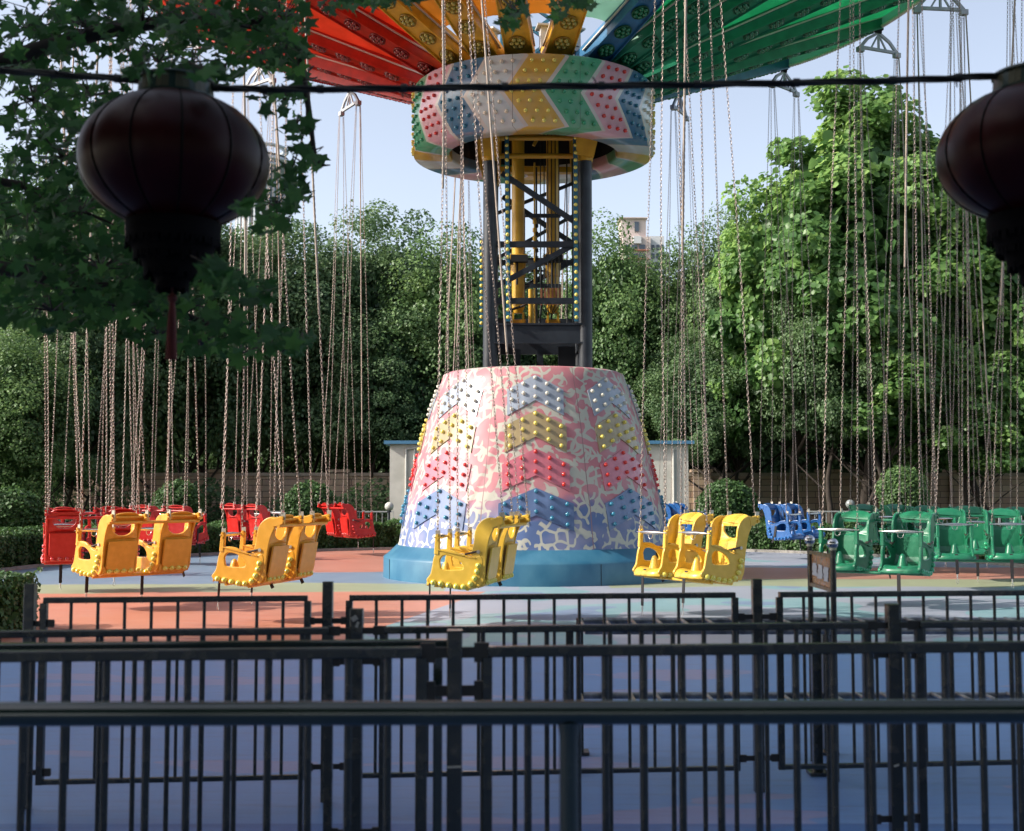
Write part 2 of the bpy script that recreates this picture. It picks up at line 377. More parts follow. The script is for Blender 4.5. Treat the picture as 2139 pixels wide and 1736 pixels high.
# arrow panels with bulbs; bulbs are collected first, the nearest become parts of their own
bulb_me = {}
for k, m in BM.items():
    q = MB(); q.lathe([(.032, -.005), (.032, .030), (.027, .042), (.014, .049), (.001, .051)], 10); o = q.build('bulb', m); bulb_me[k] = o.data; bpy.data.objects.remove(o)
bulbs = []
PCOL = [((.25, .29, .36), 'white', .46, 3.37), ((.29, .225, .115), 'yellow', .50, 2.77), ((.45, .13, .175), 'red', .54, 2.15), ((.085, .135, .265), 'blue', .60, 1.52)]
PM = [mat('arrow_panel_' + q[1], q[0], .28, c2=tuple(min(1, v * 1.2 + .02) for v in q[0]), scale=5, coat=.3, mixlo=.45, mixhi=.8) for q in PCOL]
for ci in range(8):
    for ri, (c_, bc, hw, zt) in enumerate(PCOL):
        b = MB(); n = 10; az = 180 + 45 * ci; top = []; bot = []
        for i in range(n + 1):
            u = -hw + 2 * hw * i / n; zz = zt - .25 * abs(u) / hw
            top.append((u, zz)); bot.append((u, zz - .43))
        vs = []
        for off in (.018, -.02):
            for rr in (top, bot):
                for (u, z) in rr: vs.append(cone_pt(az, u, z, off if rr is top or True else off))
        m_ = n + 1; fs = []
        for i in range(n):
            fs.append((i, i + 1, m_ + i + 1, m_ + i))
            fs.append((i + 1, i, 2 * m_ + i, 2 * m_ + i + 1)); fs.append((m_ + i, m_ + i + 1, 3 * m_ + i + 1, 3 * m_ + i))
        fs.append((0, m_, 3 * m_, 2 * m_)); fs.append((n, 2 * m_ + n, 3 * m_ + n, m_ + n))
        b.add(vs, fs); b.build('arrow_panel', PM[ri], cone)
        for i in range(5):
            for j in range(3):
                u = (-.82 + .41 * i) * hw; z = zt - .055 - .25 * abs(u) / hw - .16 * j
                p = cone_pt(az, u, z, .015); nrm = AZ(az + math.degrees(u / cone_r(z)), 1, .27).normalized()
                bulbs.append((p, nrm, bc))
# drum -------------------------------------------------------------------
def drum_mat():
    m = bpy.data.materials.new('chevron_drum_paint'); m.use_nodes = True
    n = m.node_tree.nodes; l = m.node_tree.links; p = n['Principled BSDF']; p.inputs['Roughness'].default_value = .3; p.inputs['Coat Weight'].default_value = .3
    uv = n.new('ShaderNodeUVMap'); su = n.new('ShaderNodeSeparateXYZ'); l.new(uv.outputs[0], su.inputs[0])
    def M(op, a, b_=None, c=None):
        q = n.new('ShaderNodeMath'); q.operation = op
        for i, x in enumerate((a, b_, c)):
            if x is None: continue
            if isinstance(x, (int, float)): q.inputs[i].default_value = x
            else: l.new(x, q.inputs[i])
        return q.outputs[0]
    v = M('SUBTRACT', su.outputs['Y'], .06)
    pp = M('MULTIPLY', M('PINGPONG', v, .58), 1 / .58)
    u = M('SUBTRACT', M('SUBTRACT', M('MULTIPLY', su.outputs['X'], 1 / 18.0), M('MULTIPLY', pp, .60)), 9.22 - 10)
    idx = M('MODULO', M('FLOOR', u), 5.0)
    r = n.new('ShaderNodeValToRGB'); r.color_ramp.interpolation = 'CONSTANT'; e = r.color_ramp.elements
    cols = [(.62, .38, .07), (.56, .60, .62), (.06, .16, .29), (.66, .36, .43), (.10, .36, .20)]
    e[0].position = 0; e[0].color = (*cols[0], 1); e[1].position = .1; e[1].color = (*cols[1], 1)
    for i in (2, 3, 4): q = e.new(.1 + .2 * (i - 1)); q.color = (*cols[i], 1)
    l.new(M('MULTIPLY', idx, .2), r.inputs[0])
    fr = M('PINGPONG', u, .5)
    bd = M('LESS_THAN', fr, .055)
    tc = n.new('ShaderNodeTexCoord'); no = n.new('ShaderNodeTexNoise'); no.inputs['Scale'].default_value = 5; no.inputs['Detail'].default_value = 6; l.new(tc.outputs['Object'], no.inputs['Vector'])
    mx = n.new('ShaderNodeMix'); mx.data_type = 'RGBA'; mx.inputs[7].default_value = (.62, .55, .52, 1); l.new(bd, mx.inputs[0]); l.new(r.outputs[0], mx.inputs[6])
    dr = n.new('ShaderNodeMapRange'); dr.inputs['From Min'].default_value = .45; dr.inputs['From Max'].default_value = .8; dr.inputs['To Max'].default_value = .35; l.new(no.outputs['Fac'], dr.inputs['Value'])
    m2 = n.new('ShaderNodeMix'); m2.data_type = 'RGBA'; m2.inputs[7].default_value = (.45, .40, .36, 1); l.new(dr.outputs[0], m2.inputs[0]); l.new(mx.outputs[2], m2.inputs[6])
    sm = M('GREATER_THAN', M('PINGPONG', M('ADD', su.outputs['X'], 5.0), 15.0), 14.90)
    m3 = n.new('ShaderNodeMix'); m3.data_type = 'RGBA'; m3.inputs[7].default_value = (.08, .08, .08, 1); l.new(sm, m3.inputs[0]); l.new(m2.outputs[2], m3.inputs[6])
    l.new(m3.outputs[2], p.inputs['Base Color']); return m
ZT, ZB = 8.61, 7.45
DT = Matrix.Rotation(R(2.0), 4, 'X')      # the drum leans a little towards the viewer
def D(p):
    q = Vector(p) - Vector((0, 0, 8.0)); return DT @ q + Vector((0, 0, 8.0))
b = MB(); b.lathe([(2.10, ZT + .03), (2.14, ZT), (2.14, ZB), (1.52, ZB + .02), (1.50, ZB + .07), (1.50, ZB + .22)], 120, uv=True)
b.v = [tuple(D(v)) for v in b.v]
drum = b.build('drum', drum_mat(), ride)
b = MB(); b.lathe([(2.09, ZT + .02), (2.0, ZT - .02), (0.001, ZT - .03)], 48, smooth=False); b.lathe([(1.49, ZB + .21), (1.49, ZT - .03)], 48, smooth=False)
b.v = [tuple(D(v)) for v in b.v]; b.build('drum_shade_lining', M_dark, ride)  # near-black lid and inner wall put the drum's inner shade into colour
BN = ['yellow', 'peach', 'teal', 'red', 'green']
for k in range(20):
    for j in range(-1, 2):
        for i in range(7):
            v = .095 + .165 * i; pp = 1 - abs(v / .58 - 1)
            az = 18 * (k + .5 + .27 * j + 9.22 + .60 * pp)
            p = D(AZ(az, 2.138, ZT - v)); nrm = (DT.to_3x3() @ AZ(az, 1, 0)).normalized()
            bulbs.append((p, nrm, BN[k % 5]))
def near(p, nrm):
    w = Vector((CX, CY, 0)) + p; x, y, f = px(w)
    vis = 0 < x < 2139 and 0 < y < 1736 and nrm.dot(Vector((0, 0, CAMZ)) - w) > 0.25 * (w - Vector((0, 0, CAMZ))).length
    return (0 if vis else 1000) + (w - Vector((0, 0, CAMZ))).length
order = sorted(range(len(bulbs)), key=lambda i: near(bulbs[i][0], bulbs[i][1]))
rest = MB(); keys = list(BM)
for rank, i in enumerate(order):
    p, nrm, c_ = bulbs[i]
    if rank < 100:
        o = link('bulb', bulb_me[c_], cone); o.location = p; o.rotation_mode = 'QUATERNION'; o.rotation_quaternion = nrm.to_track_quat('Z', 'Y')
    else:
        rest.merge(bulb_me[c_], Matrix.Translation(p) @ nrm.to_track_quat('Z', 'Y').to_matrix().to_4x4(), keys.index(c_), True)
tag(rest.build('bulb', [BM[k] for k in keys], ride), kind='stuff')
# tower ------------------------------------------------------------------
PX = .06; s_ = .815
for (i, j) in ((-1, -1), (1, -1), (-1, 1), (1, 1)):
    b = MB(); b.tube([(PX + i * s_, j * s_, 3.3), (PX + i * s_, j * s_, 7.16)], .122, 20); b.build('pillar', M_steel, ride)
    b = MB(); x, y = PX + i * s_, j * s_
    b.tube([(x, y, 7.14), (x, y, 7.22)], .14, 20)
    b.bar((x, y, 7.22), (x * 1.15, y * 1.15, 8.5), .30, .30, w2=.62, h2=.62)
    b.build('pillar_head', M_yel, ride)
def beams(lst, name, m, w=.05, h=.07):
    for a, c in lst:
        b = MB(); b.bar(a, c, w, h); b.build(name, m, ride)
x0, x1 = PX - s_, PX + s_
for yy in (-s_, s_):
    sg = 1
    beams([((x0, yy, 5.70), (x1, yy, 5.70)), ((x0, yy, 4.72 if yy < 0 else 4.6), (x1, yy, 4.72 if yy < 0 else 4.6))], 'cross_beam', M_steel, .06, .10)
    beams([((x0 + .2, yy + .03, 6.95), (x1 - .1, yy + .03, 6.05)), ((x0, yy + .03, 4.92), (x1 - .1, yy + .03, 5.75))], 'diagonal_brace', M_steel, .07, .09)
for xx in (x0, x1):
    beams([((xx, -s_, 5.70), (xx, s_, 5.70)), ((xx, -s_, 4.72), (xx, s_, 4.72))], 'cross_beam', M_steel, .06, .09)
    beams([((xx, -s_, 6.9), (xx, s_, 5.8)), ((xx, -s_, 4.8), (xx, s_, 5.6))], 'diagonal_brace', M_steel, .06, .08)
for yy in (-s_ - .0, s_):
    b = MB(); b.box((PX, yy, 4.15), (2 * s_ - .16, .16, .30)); b.box((PX, yy - .09, 4.31), (2 * s_ - .1, .04, .03)); b.box((PX, yy - .09, 3.99), (2 * s_ - .1, .04, .03)); b.build('main_beam', M_steel, ride)
for xx in (x0, x1):
    b = MB(); b.box((xx, 0, 4.15), (.16, 2 * s_ - .2, .30)); b.build('main_beam', M_steel, ride)
for xx in (-.28, .12, .52):
    b = MB(); b.bar((xx, 0.1, 3.3), (xx, .1, 4.0), .11, .11); b.build('stub_column', M_steel, ride)
b = MB(); b.bar((x1 - .3, -.4, 3.3), (x1 - .3, -.4, 3.98), .3, .1); b.build('stub_column', M_steel, ride)
b = MB()
b.bar((-.7, .5, 3.72), (.8, .5, 3.72), .05, .05); b.bar((-.7, .5, 3.55), (.8, .5, 3.55), .05, .05); b.bar((0, .5, 3.5), (0, .5, 3.77), .04, .04)
b.build('lower_frame', M_steel, ride)
for xx in (-.27, .345):
    b = MB(); b.tube([(xx, -.05, 4.72), (xx, -.05, 8.5)], .112, 20); b.tube([(xx, -.05, 5.28), (xx, -.05, 5.62)], .135, 20)
    b.box((xx, -.05, 5.62), (.34, .3, .07)); b.tube([(xx, -.05, 4.72), (xx, -.05, 4.62)], [.115, .07], 16)
    for q in (-.09, .09): b.box((xx + q, -.05, 4.45), (.035, .16, .36))
    b.tube([(xx - .13, -.05, 4.47), (xx + .13, -.05, 4.47)], .045, 12); b.box((xx, -.05, 4.31), (.34, .26, .04))
    b.build('hydraulic_cylinder', M_yel, ride)
    b = MB(); b.box((xx + .02, -.26, 5.56), (.30, .14, .12)); b.box((xx - .12, -.27, 5.50), (.08, .10, .08)); b.tube([(xx - .02, -.27, 5.5), (xx - .02, -.27, 5.1)], .02, 8); b.build('valve_block', M_dark, ride)
b = MB()
for xx in (-.66, .80): b.bar((xx, -.55, 7.1), (xx, -.55, 8.5), .07, .07)
for zz in (7.62, 7.3): b.tube([(-.7, -.62, zz), (.84, -.62, zz)], .045, 10)
b.bar((-.65, -.5, 7.55), (-.1, -.5, 8.3), .08, .05); b.bar((0, -.4, 7.55), (.4, -.4, 8.3), .08, .05); b.bar((-.7, .5, 7.35), (.8, .5, 7.35), .16, .1); b.bar((-.7, .5, 8.0), (.8, .5, 8.0), .06, .06)
b.build('carriage_frame', M_yel, ride)
for xx, yy in ((.02, -.2), (.06, .1)):
    b = MB(); b.tube([(xx, yy, 4.3), (xx, yy, 7.3)], .016, 8)
    for zz in (5.9, 6.05, 6.2, 6.3, 5.75): b.tube([(xx, yy, zz), (xx, yy, zz + .07)], .035, 8)
    b.build('hydraulic_pipe', M_yel if yy < 0 else M_steel, ride)
b = MB()
for zz in (6.45, 5.9, 5.45, 5.2, 4.95): b.tube([(-.15, .3, zz), (.3, .3, zz)], .02, 6)
for xx in (-.15, .3): b.bar((xx, .3, 4.9), (xx, .3, 6.5), .02, .02)
b.build('service_ladder', M_steel, ride)
for z in (6.32, 5.07): b = MB(); b.bar((-.08, -.3, z), (.48, -.3, z), .03, .07); b.build('cable_clamp', M_steel, ride)
for w_ in ([(.1, .2, 4.3), (.16, .2, 5.0), (.13, .2, 5.6)], [(.28, .1, 4.3), (.34, .1, 4.66)]): b = MB(); b.tube(w_, .022, 6); b.build('hose', M_cable, ride)
b = MB(); b.tube([(-.4, -.2, 4.66), (-.2, -.25, 4.72), (0, -.25, 4.82), (.15, -.2, 4.86)], .022, 6)
b.build('hose', M_bark, ride)
b = MB(); b.tube([(-.05, -.35, 4.3), (-.05, -.35, 5.0)], .045, 10); b.build('hydraulic_pipe', M_yel, ride)
for i in range(6):
    xx = .12 + .065 * i
    b = MB(); b.tube([(xx, -.42, 5.0), (xx, -.42, 8.4)], .011, 6, 0); b.box((xx + .012, -.43, 4.86), (.035, .02, .30), mi=1)
    b.tube([(xx, -.42, 4.72), (.28 + (i - 3) * .02, -.3, 4.55)], .008, 5, 0)
    b.build('power_cable', [M_cable, M_copper], ride)
def strip(x, y, za, zb, n, lean=0):
    b = MB(); b.bar((x + lean, y, za), (x, y, zb), .075, .03, 0, up=Vector((0, 1, 0)))
    for i in range(n):
        t = (i + .5) / n; p = Vector((x + lean * (1 - t), y - .03, za + (zb - za) * t))
        b.lathe([(.033, -.005), (.033, .012), (.02, .026), (.001, .03)], 8, p, 1, M=Matrix.Rotation(R(90), 3, 'X'))
    b.build('light_strip', [mat('strip_blue', (.02, .12, .20), .4), BM['yellow']], ride)
strip(x0 + .28, -s_ - .13, 4.35, 8.1, 29, .03); strip(x1 - .17, -s_ - .13, 4.35, 8.1, 29, .01); strip(x0 - .16, -.3, 4.35, 5.9, 14)
for z0_, z1_ in ((5.75, 4.9), (6.6, 5.75), (7.2, 6.6)):
    b = MB(); b.bar((PX + .75, s_ - .06, z0_), (PX - .75, s_ - .06, z1_), .05, .06); b.build('diagonal_brace', M_steel, ride)
for xx in (-.42, .62, .72): b = MB(); b.tube([(xx, .35, 4.3), (xx, .35, 7.6)], .014, 6); b.build('hose', M_cable, ride)
b = MB(); b.box((PX, .3, 5.62), (.9, .5, .04)); b.build('service_platform', M_steel, ride)
# mast above the drum
b = MB()
for i in (-1, 1):
    for j in (-1, 1): b.bar((i * .55, j * .55, 8.6), (i * .5, j * .5, 14), .09, .09)
for k in range(6):
    z = 8.75 + k * .85
    for i in (-1, 1):
        b.bar((-.55, i * .55, z), (.55, i * .55, z), .06, .06); b.bar((i * .55, -.55, z), (i * .55, .55, z), .06, .06)
        b.bar((-.55, i * .58, z), (.55, i * .58, z + .8), .05, .05); b.bar((.55, i * .52, z), (-.55, i * .52, z + .8), .05, .05)
b.build('mast', M_blueb, ride)
for a in (172, 192, 155, 211):
    b = MB(); M3 = Matrix.Rotation(-R(a) + math.pi, 3, 'Z'); p = AZ(a, 1.5, 9.05)
    b.box(p, (.24, .18, .36), M3, 0); b.box(p + Vector((0, 0, .20)), (.36, .30, .03), M3, 0); b.box(p - AZ(a, .0, 0) + M3 @ Vector((0, -.093, -.10)), (.16, .004, .015), M3, 1)
    for q in range(5): b.tube([p + M3 @ Vector((-.08 + .03 * q, 0, -.18)), p + M3 @ Vector((-.06 + .05 * q, .06, -.40)), p + M3 @ Vector((.02 * q, .15, -.52))], .009, 5, 2)
    b.build('control_box', [mat('grey_box_paint', (.42, .42, .42), .5), M_cable, mat('cream_wire', (.5, .45, .32), .6)], ride)
b = MB(); b.lathe([(1.0, 8.62), (1.35, 8.66), (1.35, 8.85), (1.0, 8.9)], 30); b.build('slew_ring', M_dark, ride)
# arms -------------------------------------------------------------------
ARMC = {'red': (.60, .030, .015), 'yellow': (.78, .42, .03), 'green': (.03, .25, .14), 'blue': (.02, .14, .30)}
AM = {k: mat('arm_paint_' + k, v, .38, c2=tuple(x * .75 for x in v), scale=6, bump=.05) for k, v in ARMC.items()}
M_trim = mat('cream_trim', (.62, .56, .48), .45)
PANC = {'red': (.74, .12, .05), 'yellow': (.66, .36, .08), 'green': (.07, .42, .24), 'blue': (.05, .22, .48), 'pale': (.42, .62, .52)}
def panelmat(k):
    c = PANC[k]; return mat('canopy_vinyl_' + k, c, .35, c2=tuple(min(1, x * 1.25 + .02) for x in c), scale=1.6, trans=.55, spec=.5, bump=.03)
ARMS = [8, 28, 48, 68, 84, 100, 118, 131, 146, 168, 188, 206, 224, 243, 269, 291, 309, 327, 348]
def acol(az):
    az %= 360
    if 235 < az < 335: return 'red'
    if 160 < az < 235: return 'yellow'
    if 60 < az < 140: return 'green'
    return 'blue'
RC = {'red': 'red', 'yellow': 'yellow', 'green': 'green', 'blue': 'green'}
RI, RO, ZI, ZO = 1.55, 7.72, 8.56, 10.97
def az_z(r): return ZI + (ZO - ZI) * (r - RI) / (RO - RI)
ros_me = {}
for k, c in (('red', (.34, .014, .010)), ('yellow', (.50, .28, .03)), ('green', (.012, .13, .055))):
    q = MB(); q.lathe([(.145, .0), (.150, -.03), (.138, -.03), (.134, 0)], 18, mi=0)
    q.lathe([(.134, -.004), (.001, -.004)], 18, mi=2)
    for i in range(7):
        a = 2 * math.pi * i / 6; p = (0, 0, 0) if i == 6 else (math.cos(a) * .088, math.sin(a) * .088, 0)
        q.lathe([(.040, 0), (.040, -.035), (.028, -.055), (.001, -.062)], 9, p, 1)
    o = q.build('bulb_cluster', [mat('cluster_rim_' + k, tuple(x * .7 for x in c), .4), mat('cluster_bulb_' + k, {'red': (.26, .015, .012), 'yellow': (.42, .32, .06), 'green': (.01, .16, .07)}[k], .2, coat=.3), mat('cluster_base_' + k, c, .4)]); ros_me[k] = o.data; bpy.data.objects.remove(o)
arm_jobs = []; ros = []
TH = math.atan2(ZO - ZI, RO - RI)
for az in ARMS:
    c = acol(az); d = AZ(az, 1); sidev = Vector((d.y, -d.x, 0))
    b = MB(); n = 8
    pts = [(RI + (RO - RI) * i / n) for i in range(n + 1)]
    def sect(r):
        t = (r - RI) / (RO - RI); w = .225 - .085 * t; z = az_z(r); h = .27 - .07 * t
        P = lambda s, dz: d * r + sidev * s + Vector((0, 0, z + dz))
        return [P(-w, 0), P(w, 0), P(w, h), P(-w, h)]
    ss = [sect(r) for r in pts]
    for i in range(n):
        A, B = ss[i], ss[i + 1]
        b.add(A + B, [(0, 1, 5, 4), (1, 2, 6, 5), (2, 3, 7, 6), (3, 0, 4, 7)], 0)
    b.add(ss[0], [(3, 2, 1, 0)]); b.add(ss[-1], [(0, 1, 2, 3)])
    for sg in (-1, 1):      # bottom flange and pale edge strip
        a0 = d * RI + sidev * sg * .232 + Vector((0, 0, az_z(RI) - .022)); a1 = d * RO + sidev * sg * .147 + Vector((0, 0, az_z(RO) - .022))
        b.bar(a0, a1, .018, .045, 0)
        a0 = d * (RI + .25) + sidev * sg * .245 + Vector((0, 0, az_z(RI) + .245)); a1 = d * RO + sidev * sg * .160 + Vector((0, 0, az_z(RO) + .19))
        b.bar(a0, a1, .03, .022, 1)
    arm = b.build('arm', [AM[c], M_trim], ride)
    if c in ('yellow',) or True:
        for i in range(13):
            r = RI + .55 + i * .44; ros.append((d * r + Vector((0, 0, az_z(r) - .004)), az, RC[c], arm))
    # hanger at the arm tip
    b = MB(); ce = d * RO; zb = 10.52
    P = lambda s, z: ce + d * s + Vector((0, 0, z))
    b.bar(P(-.10, 11.0), P(.10, 11.0), .10, .12, 1); b.bar(P(0, 11.0), P(0, 10.86), .12, .12, 1)
    b.bar(P(0, 10.88), P(-.28, 10.72), .045, .06); b.bar(P(-.28, 10.72), P(-.46, zb), .045, .06); b.bar(P(0, 10.88), P(.28, 10.72), .045, .06); b.bar(P(.28, 10.72), P(.46, zb), .045, .06)
    b.bar(P(-.47, zb), P(.47, zb), .05, .06); b.bar(P(0, 10.86), P(0, zb), .04, .05); b.bar(P(-.03, 10.80), P(-.2, zb), .03, .03); b.bar(P(.03, 10.80), P(.2, zb), .03, .03)
    for sg in (-1, 1): b.box(P(.46 * sg, zb - .05), (.10, .14, .10), Matrix.Rotation(-R(az), 3, 'Z'), 0)
    b.build('hanger', [M_hang, M_dark], arm)
def rn(t):
    w = Vector((CX, CY, 0)) + t[0]; x, y, f = px(w); return (0 if -40 < x < 2180 and -40 < y < 1736 and f > 0 else 1000) + w.length
ros.sort(key=rn); rest = MB(); rk = list(ros_me); slots = []
for k in rk: slots += list(ros_me[k].materials)
for i, (p, az, c, arm) in enumerate(ros):
    Mx = Matrix.Translation(p) @ Matrix.Rotation(-R(az), 4, 'Z') @ Matrix.Rotation(TH, 4, 'X')
    if i < 100: o = link('bulb_cluster', ros_me[c], arm); o.matrix_local = Mx
    else:
        me = ros_me[c]; o = len(rest.v); rest.v += [tuple(Mx @ v.co) for v in me.vertices]
        for q in me.polygons: rest.f.append(tuple(j + o for j in q.vertices)); rest.mi.append(rk.index(c) * 3 + q.material_index); rest.sm.append(q.use_smooth); rest.uv.append(None)
tag(rest.build('bulb_cluster', slots, ride), kind='stuff')
# canopy sheets between the arms, each with its bead of bulbs
def pkc(a): return 'blue' if a < 40 or a >= 340 else 'green' if a < 140 else 'pale' if a < 160 else 'yellow' if a < 220 else 'red'
M_bead_w = mat('fringe_pearl', (.70, .62, .50), .25); M_bead_r = mat('fringe_red', (.30, .015, .015), .25); M_bead_b = mat('fringe_blue', (.01, .04, .12), .25)
for k in range(len(ARMS)):
    a0 = ARMS[k]; da = (ARMS[(k + 1) % len(ARMS)] - a0) % 360; cc = pkc(a0); b = MB(); nr, na = 7, 6; vs = []
    for i in range(nr + 1):
        for j in range(na + 1):
            t = j / na; s = math.sin(math.pi * t)
            r = 2.35 + (7.74 - 2.35) * i / nr - (.16 * s if i == nr else 0); az = a0 + da * t
            vs.append(AZ(az, r, az_z(r) + .20 + .10 * s * (1 - i / nr) - .03 * s))
    fs = [(i * (na + 1) + j, i * (na + 1) + j + 1, (i + 1) * (na + 1) + j + 1, (i + 1) * (na + 1) + j) for i in range(nr) for j in range(na)]
    b.add(vs, fs, 0, True)
    b.add([v + Vector((0, 0, .012)) for v in vs], [f[::-1] for f in fs], 0, True)
    e = [vs[nr * (na + 1) + j] for j in range(na + 1)]
    for j in range(na): b.add([e[j] + Vector((0, 0, .03)), e[j + 1] + Vector((0, 0, .03)), e[j + 1] + Vector((0, 0, -.17)), e[j] + Vector((0, 0, -.17))], [(0, 1, 2, 3)], 1)
    pan = b.build('canopy_sheet', [panelmat(cc), mat('fascia_' + cc, tuple(min(.8, x * .8 + .12) for x in PANC[cc]), .4, trans=.3)], ride)
    b = MB()
    for j in range(36):
        t = (j + .5) / 36; q = t * na; i = int(q); p = e[i].lerp(e[i + 1], q - i) + Vector((0, 0, -.19)); b.ball(p, .040, 7, 5)
    b.build('bulb_fringe', {'red': M_bead_r, 'blue': M_bead_b}.get(cc, M_bead_w), pan)
# small star shapes on the green sheets
b = MB()
for (az, r) in ((55, 5.6), (62, 6.6), (76, 5.9), (84, 6.9), (96, 6.2), (58, 4.6)):
    c0 = AZ(az, r, az_z(r) + .165); pts = [c0]
    for i in range(10):
        rr = .20 if i % 2 == 0 else .08; an = i * math.pi / 5; v = Vector((math.cos(an) * rr, math.sin(an) * rr, 0)); v.z = v.dot(AZ(az, 1)) * math.tan(TH); pts.append(c0 + v)
    b.add(pts, [(0, 1 + i, 1 + (i + 1) % 10) for i in range(10)])
b.build('star_decal', mat('star_cream', (.7, .6, .5), .5, trans=.4), ride)
# ------------------------------------------------------------------ chains
def chain_mesh(L, bow, seed):
    b = MB(); pitch = .037; n = int(L / pitch); rw = .0038; ah, bw = .015, .0115
    prof = []
    for k in range(8):
        a = math.pi * 2 * (k + .5) / 8; prof.append((math.cos(a) * bw, (ah if math.sin(a) > 0 else -ah) + math.sin(a) * bw * .8))
    for i in range(n):
        z = -pitch * (i + .5); t = i / n; off = bow * math.sin(math.pi * t) + bow * .4 * math.sin(math.pi * 3 * t + seed)
        vs = []; flip = i % 2
        for (px_, pz) in prof:
            l = math.hypot(px_, pz); dx, dz = px_ / l, pz / l
            for (o1, o2) in ((rw, 0), (-rw * .5, rw * .87), (-rw * .5, -rw * .87)):
                q = (px_ + dx * o1, o2, pz + dz * o1)
                if flip: q = (q[1], q[0], q[2])
                vs.append((q[0] + off, q[1] + off * .5, q[2] + z))
        b.add(vs, [(k * 3 + s, ((k + 1) % 8) * 3 + s, ((k + 1) % 8) * 3 + (s + 1) % 3, k * 3 + (s + 1) % 3) for k in range(8) for s in range(3)], 0, True)
    o = b.build('chain', M_galv); me = o.data; bpy.data.objects.remove(o); return me
CHM = [chain_mesh(9.08, bw, i) for i, bw in enumerate((0.0, .02, -.025, .035))]
def sheath_mesh(L, bow, seed, frac):
    b = MB(); pts = []
    for i in range(26):
        t = i / 25 * frac; off = bow * math.sin(math.pi * t) + bow * .4 * math.sin(math.pi * 3 * t + seed); pts.append((off, off * .5 + .004, -L * t))
    b.tube(pts, .014, 6); o = b.build('sheath', M_sheath); me = o.data; bpy.data.objects.remove(o); return me
SHM = [sheath_mesh(9.08, bw, i, fr) for i, (bw, fr) in enumerate(((0.0, .80), (.02, .66), (-.025, .74), (.035, .6)))]
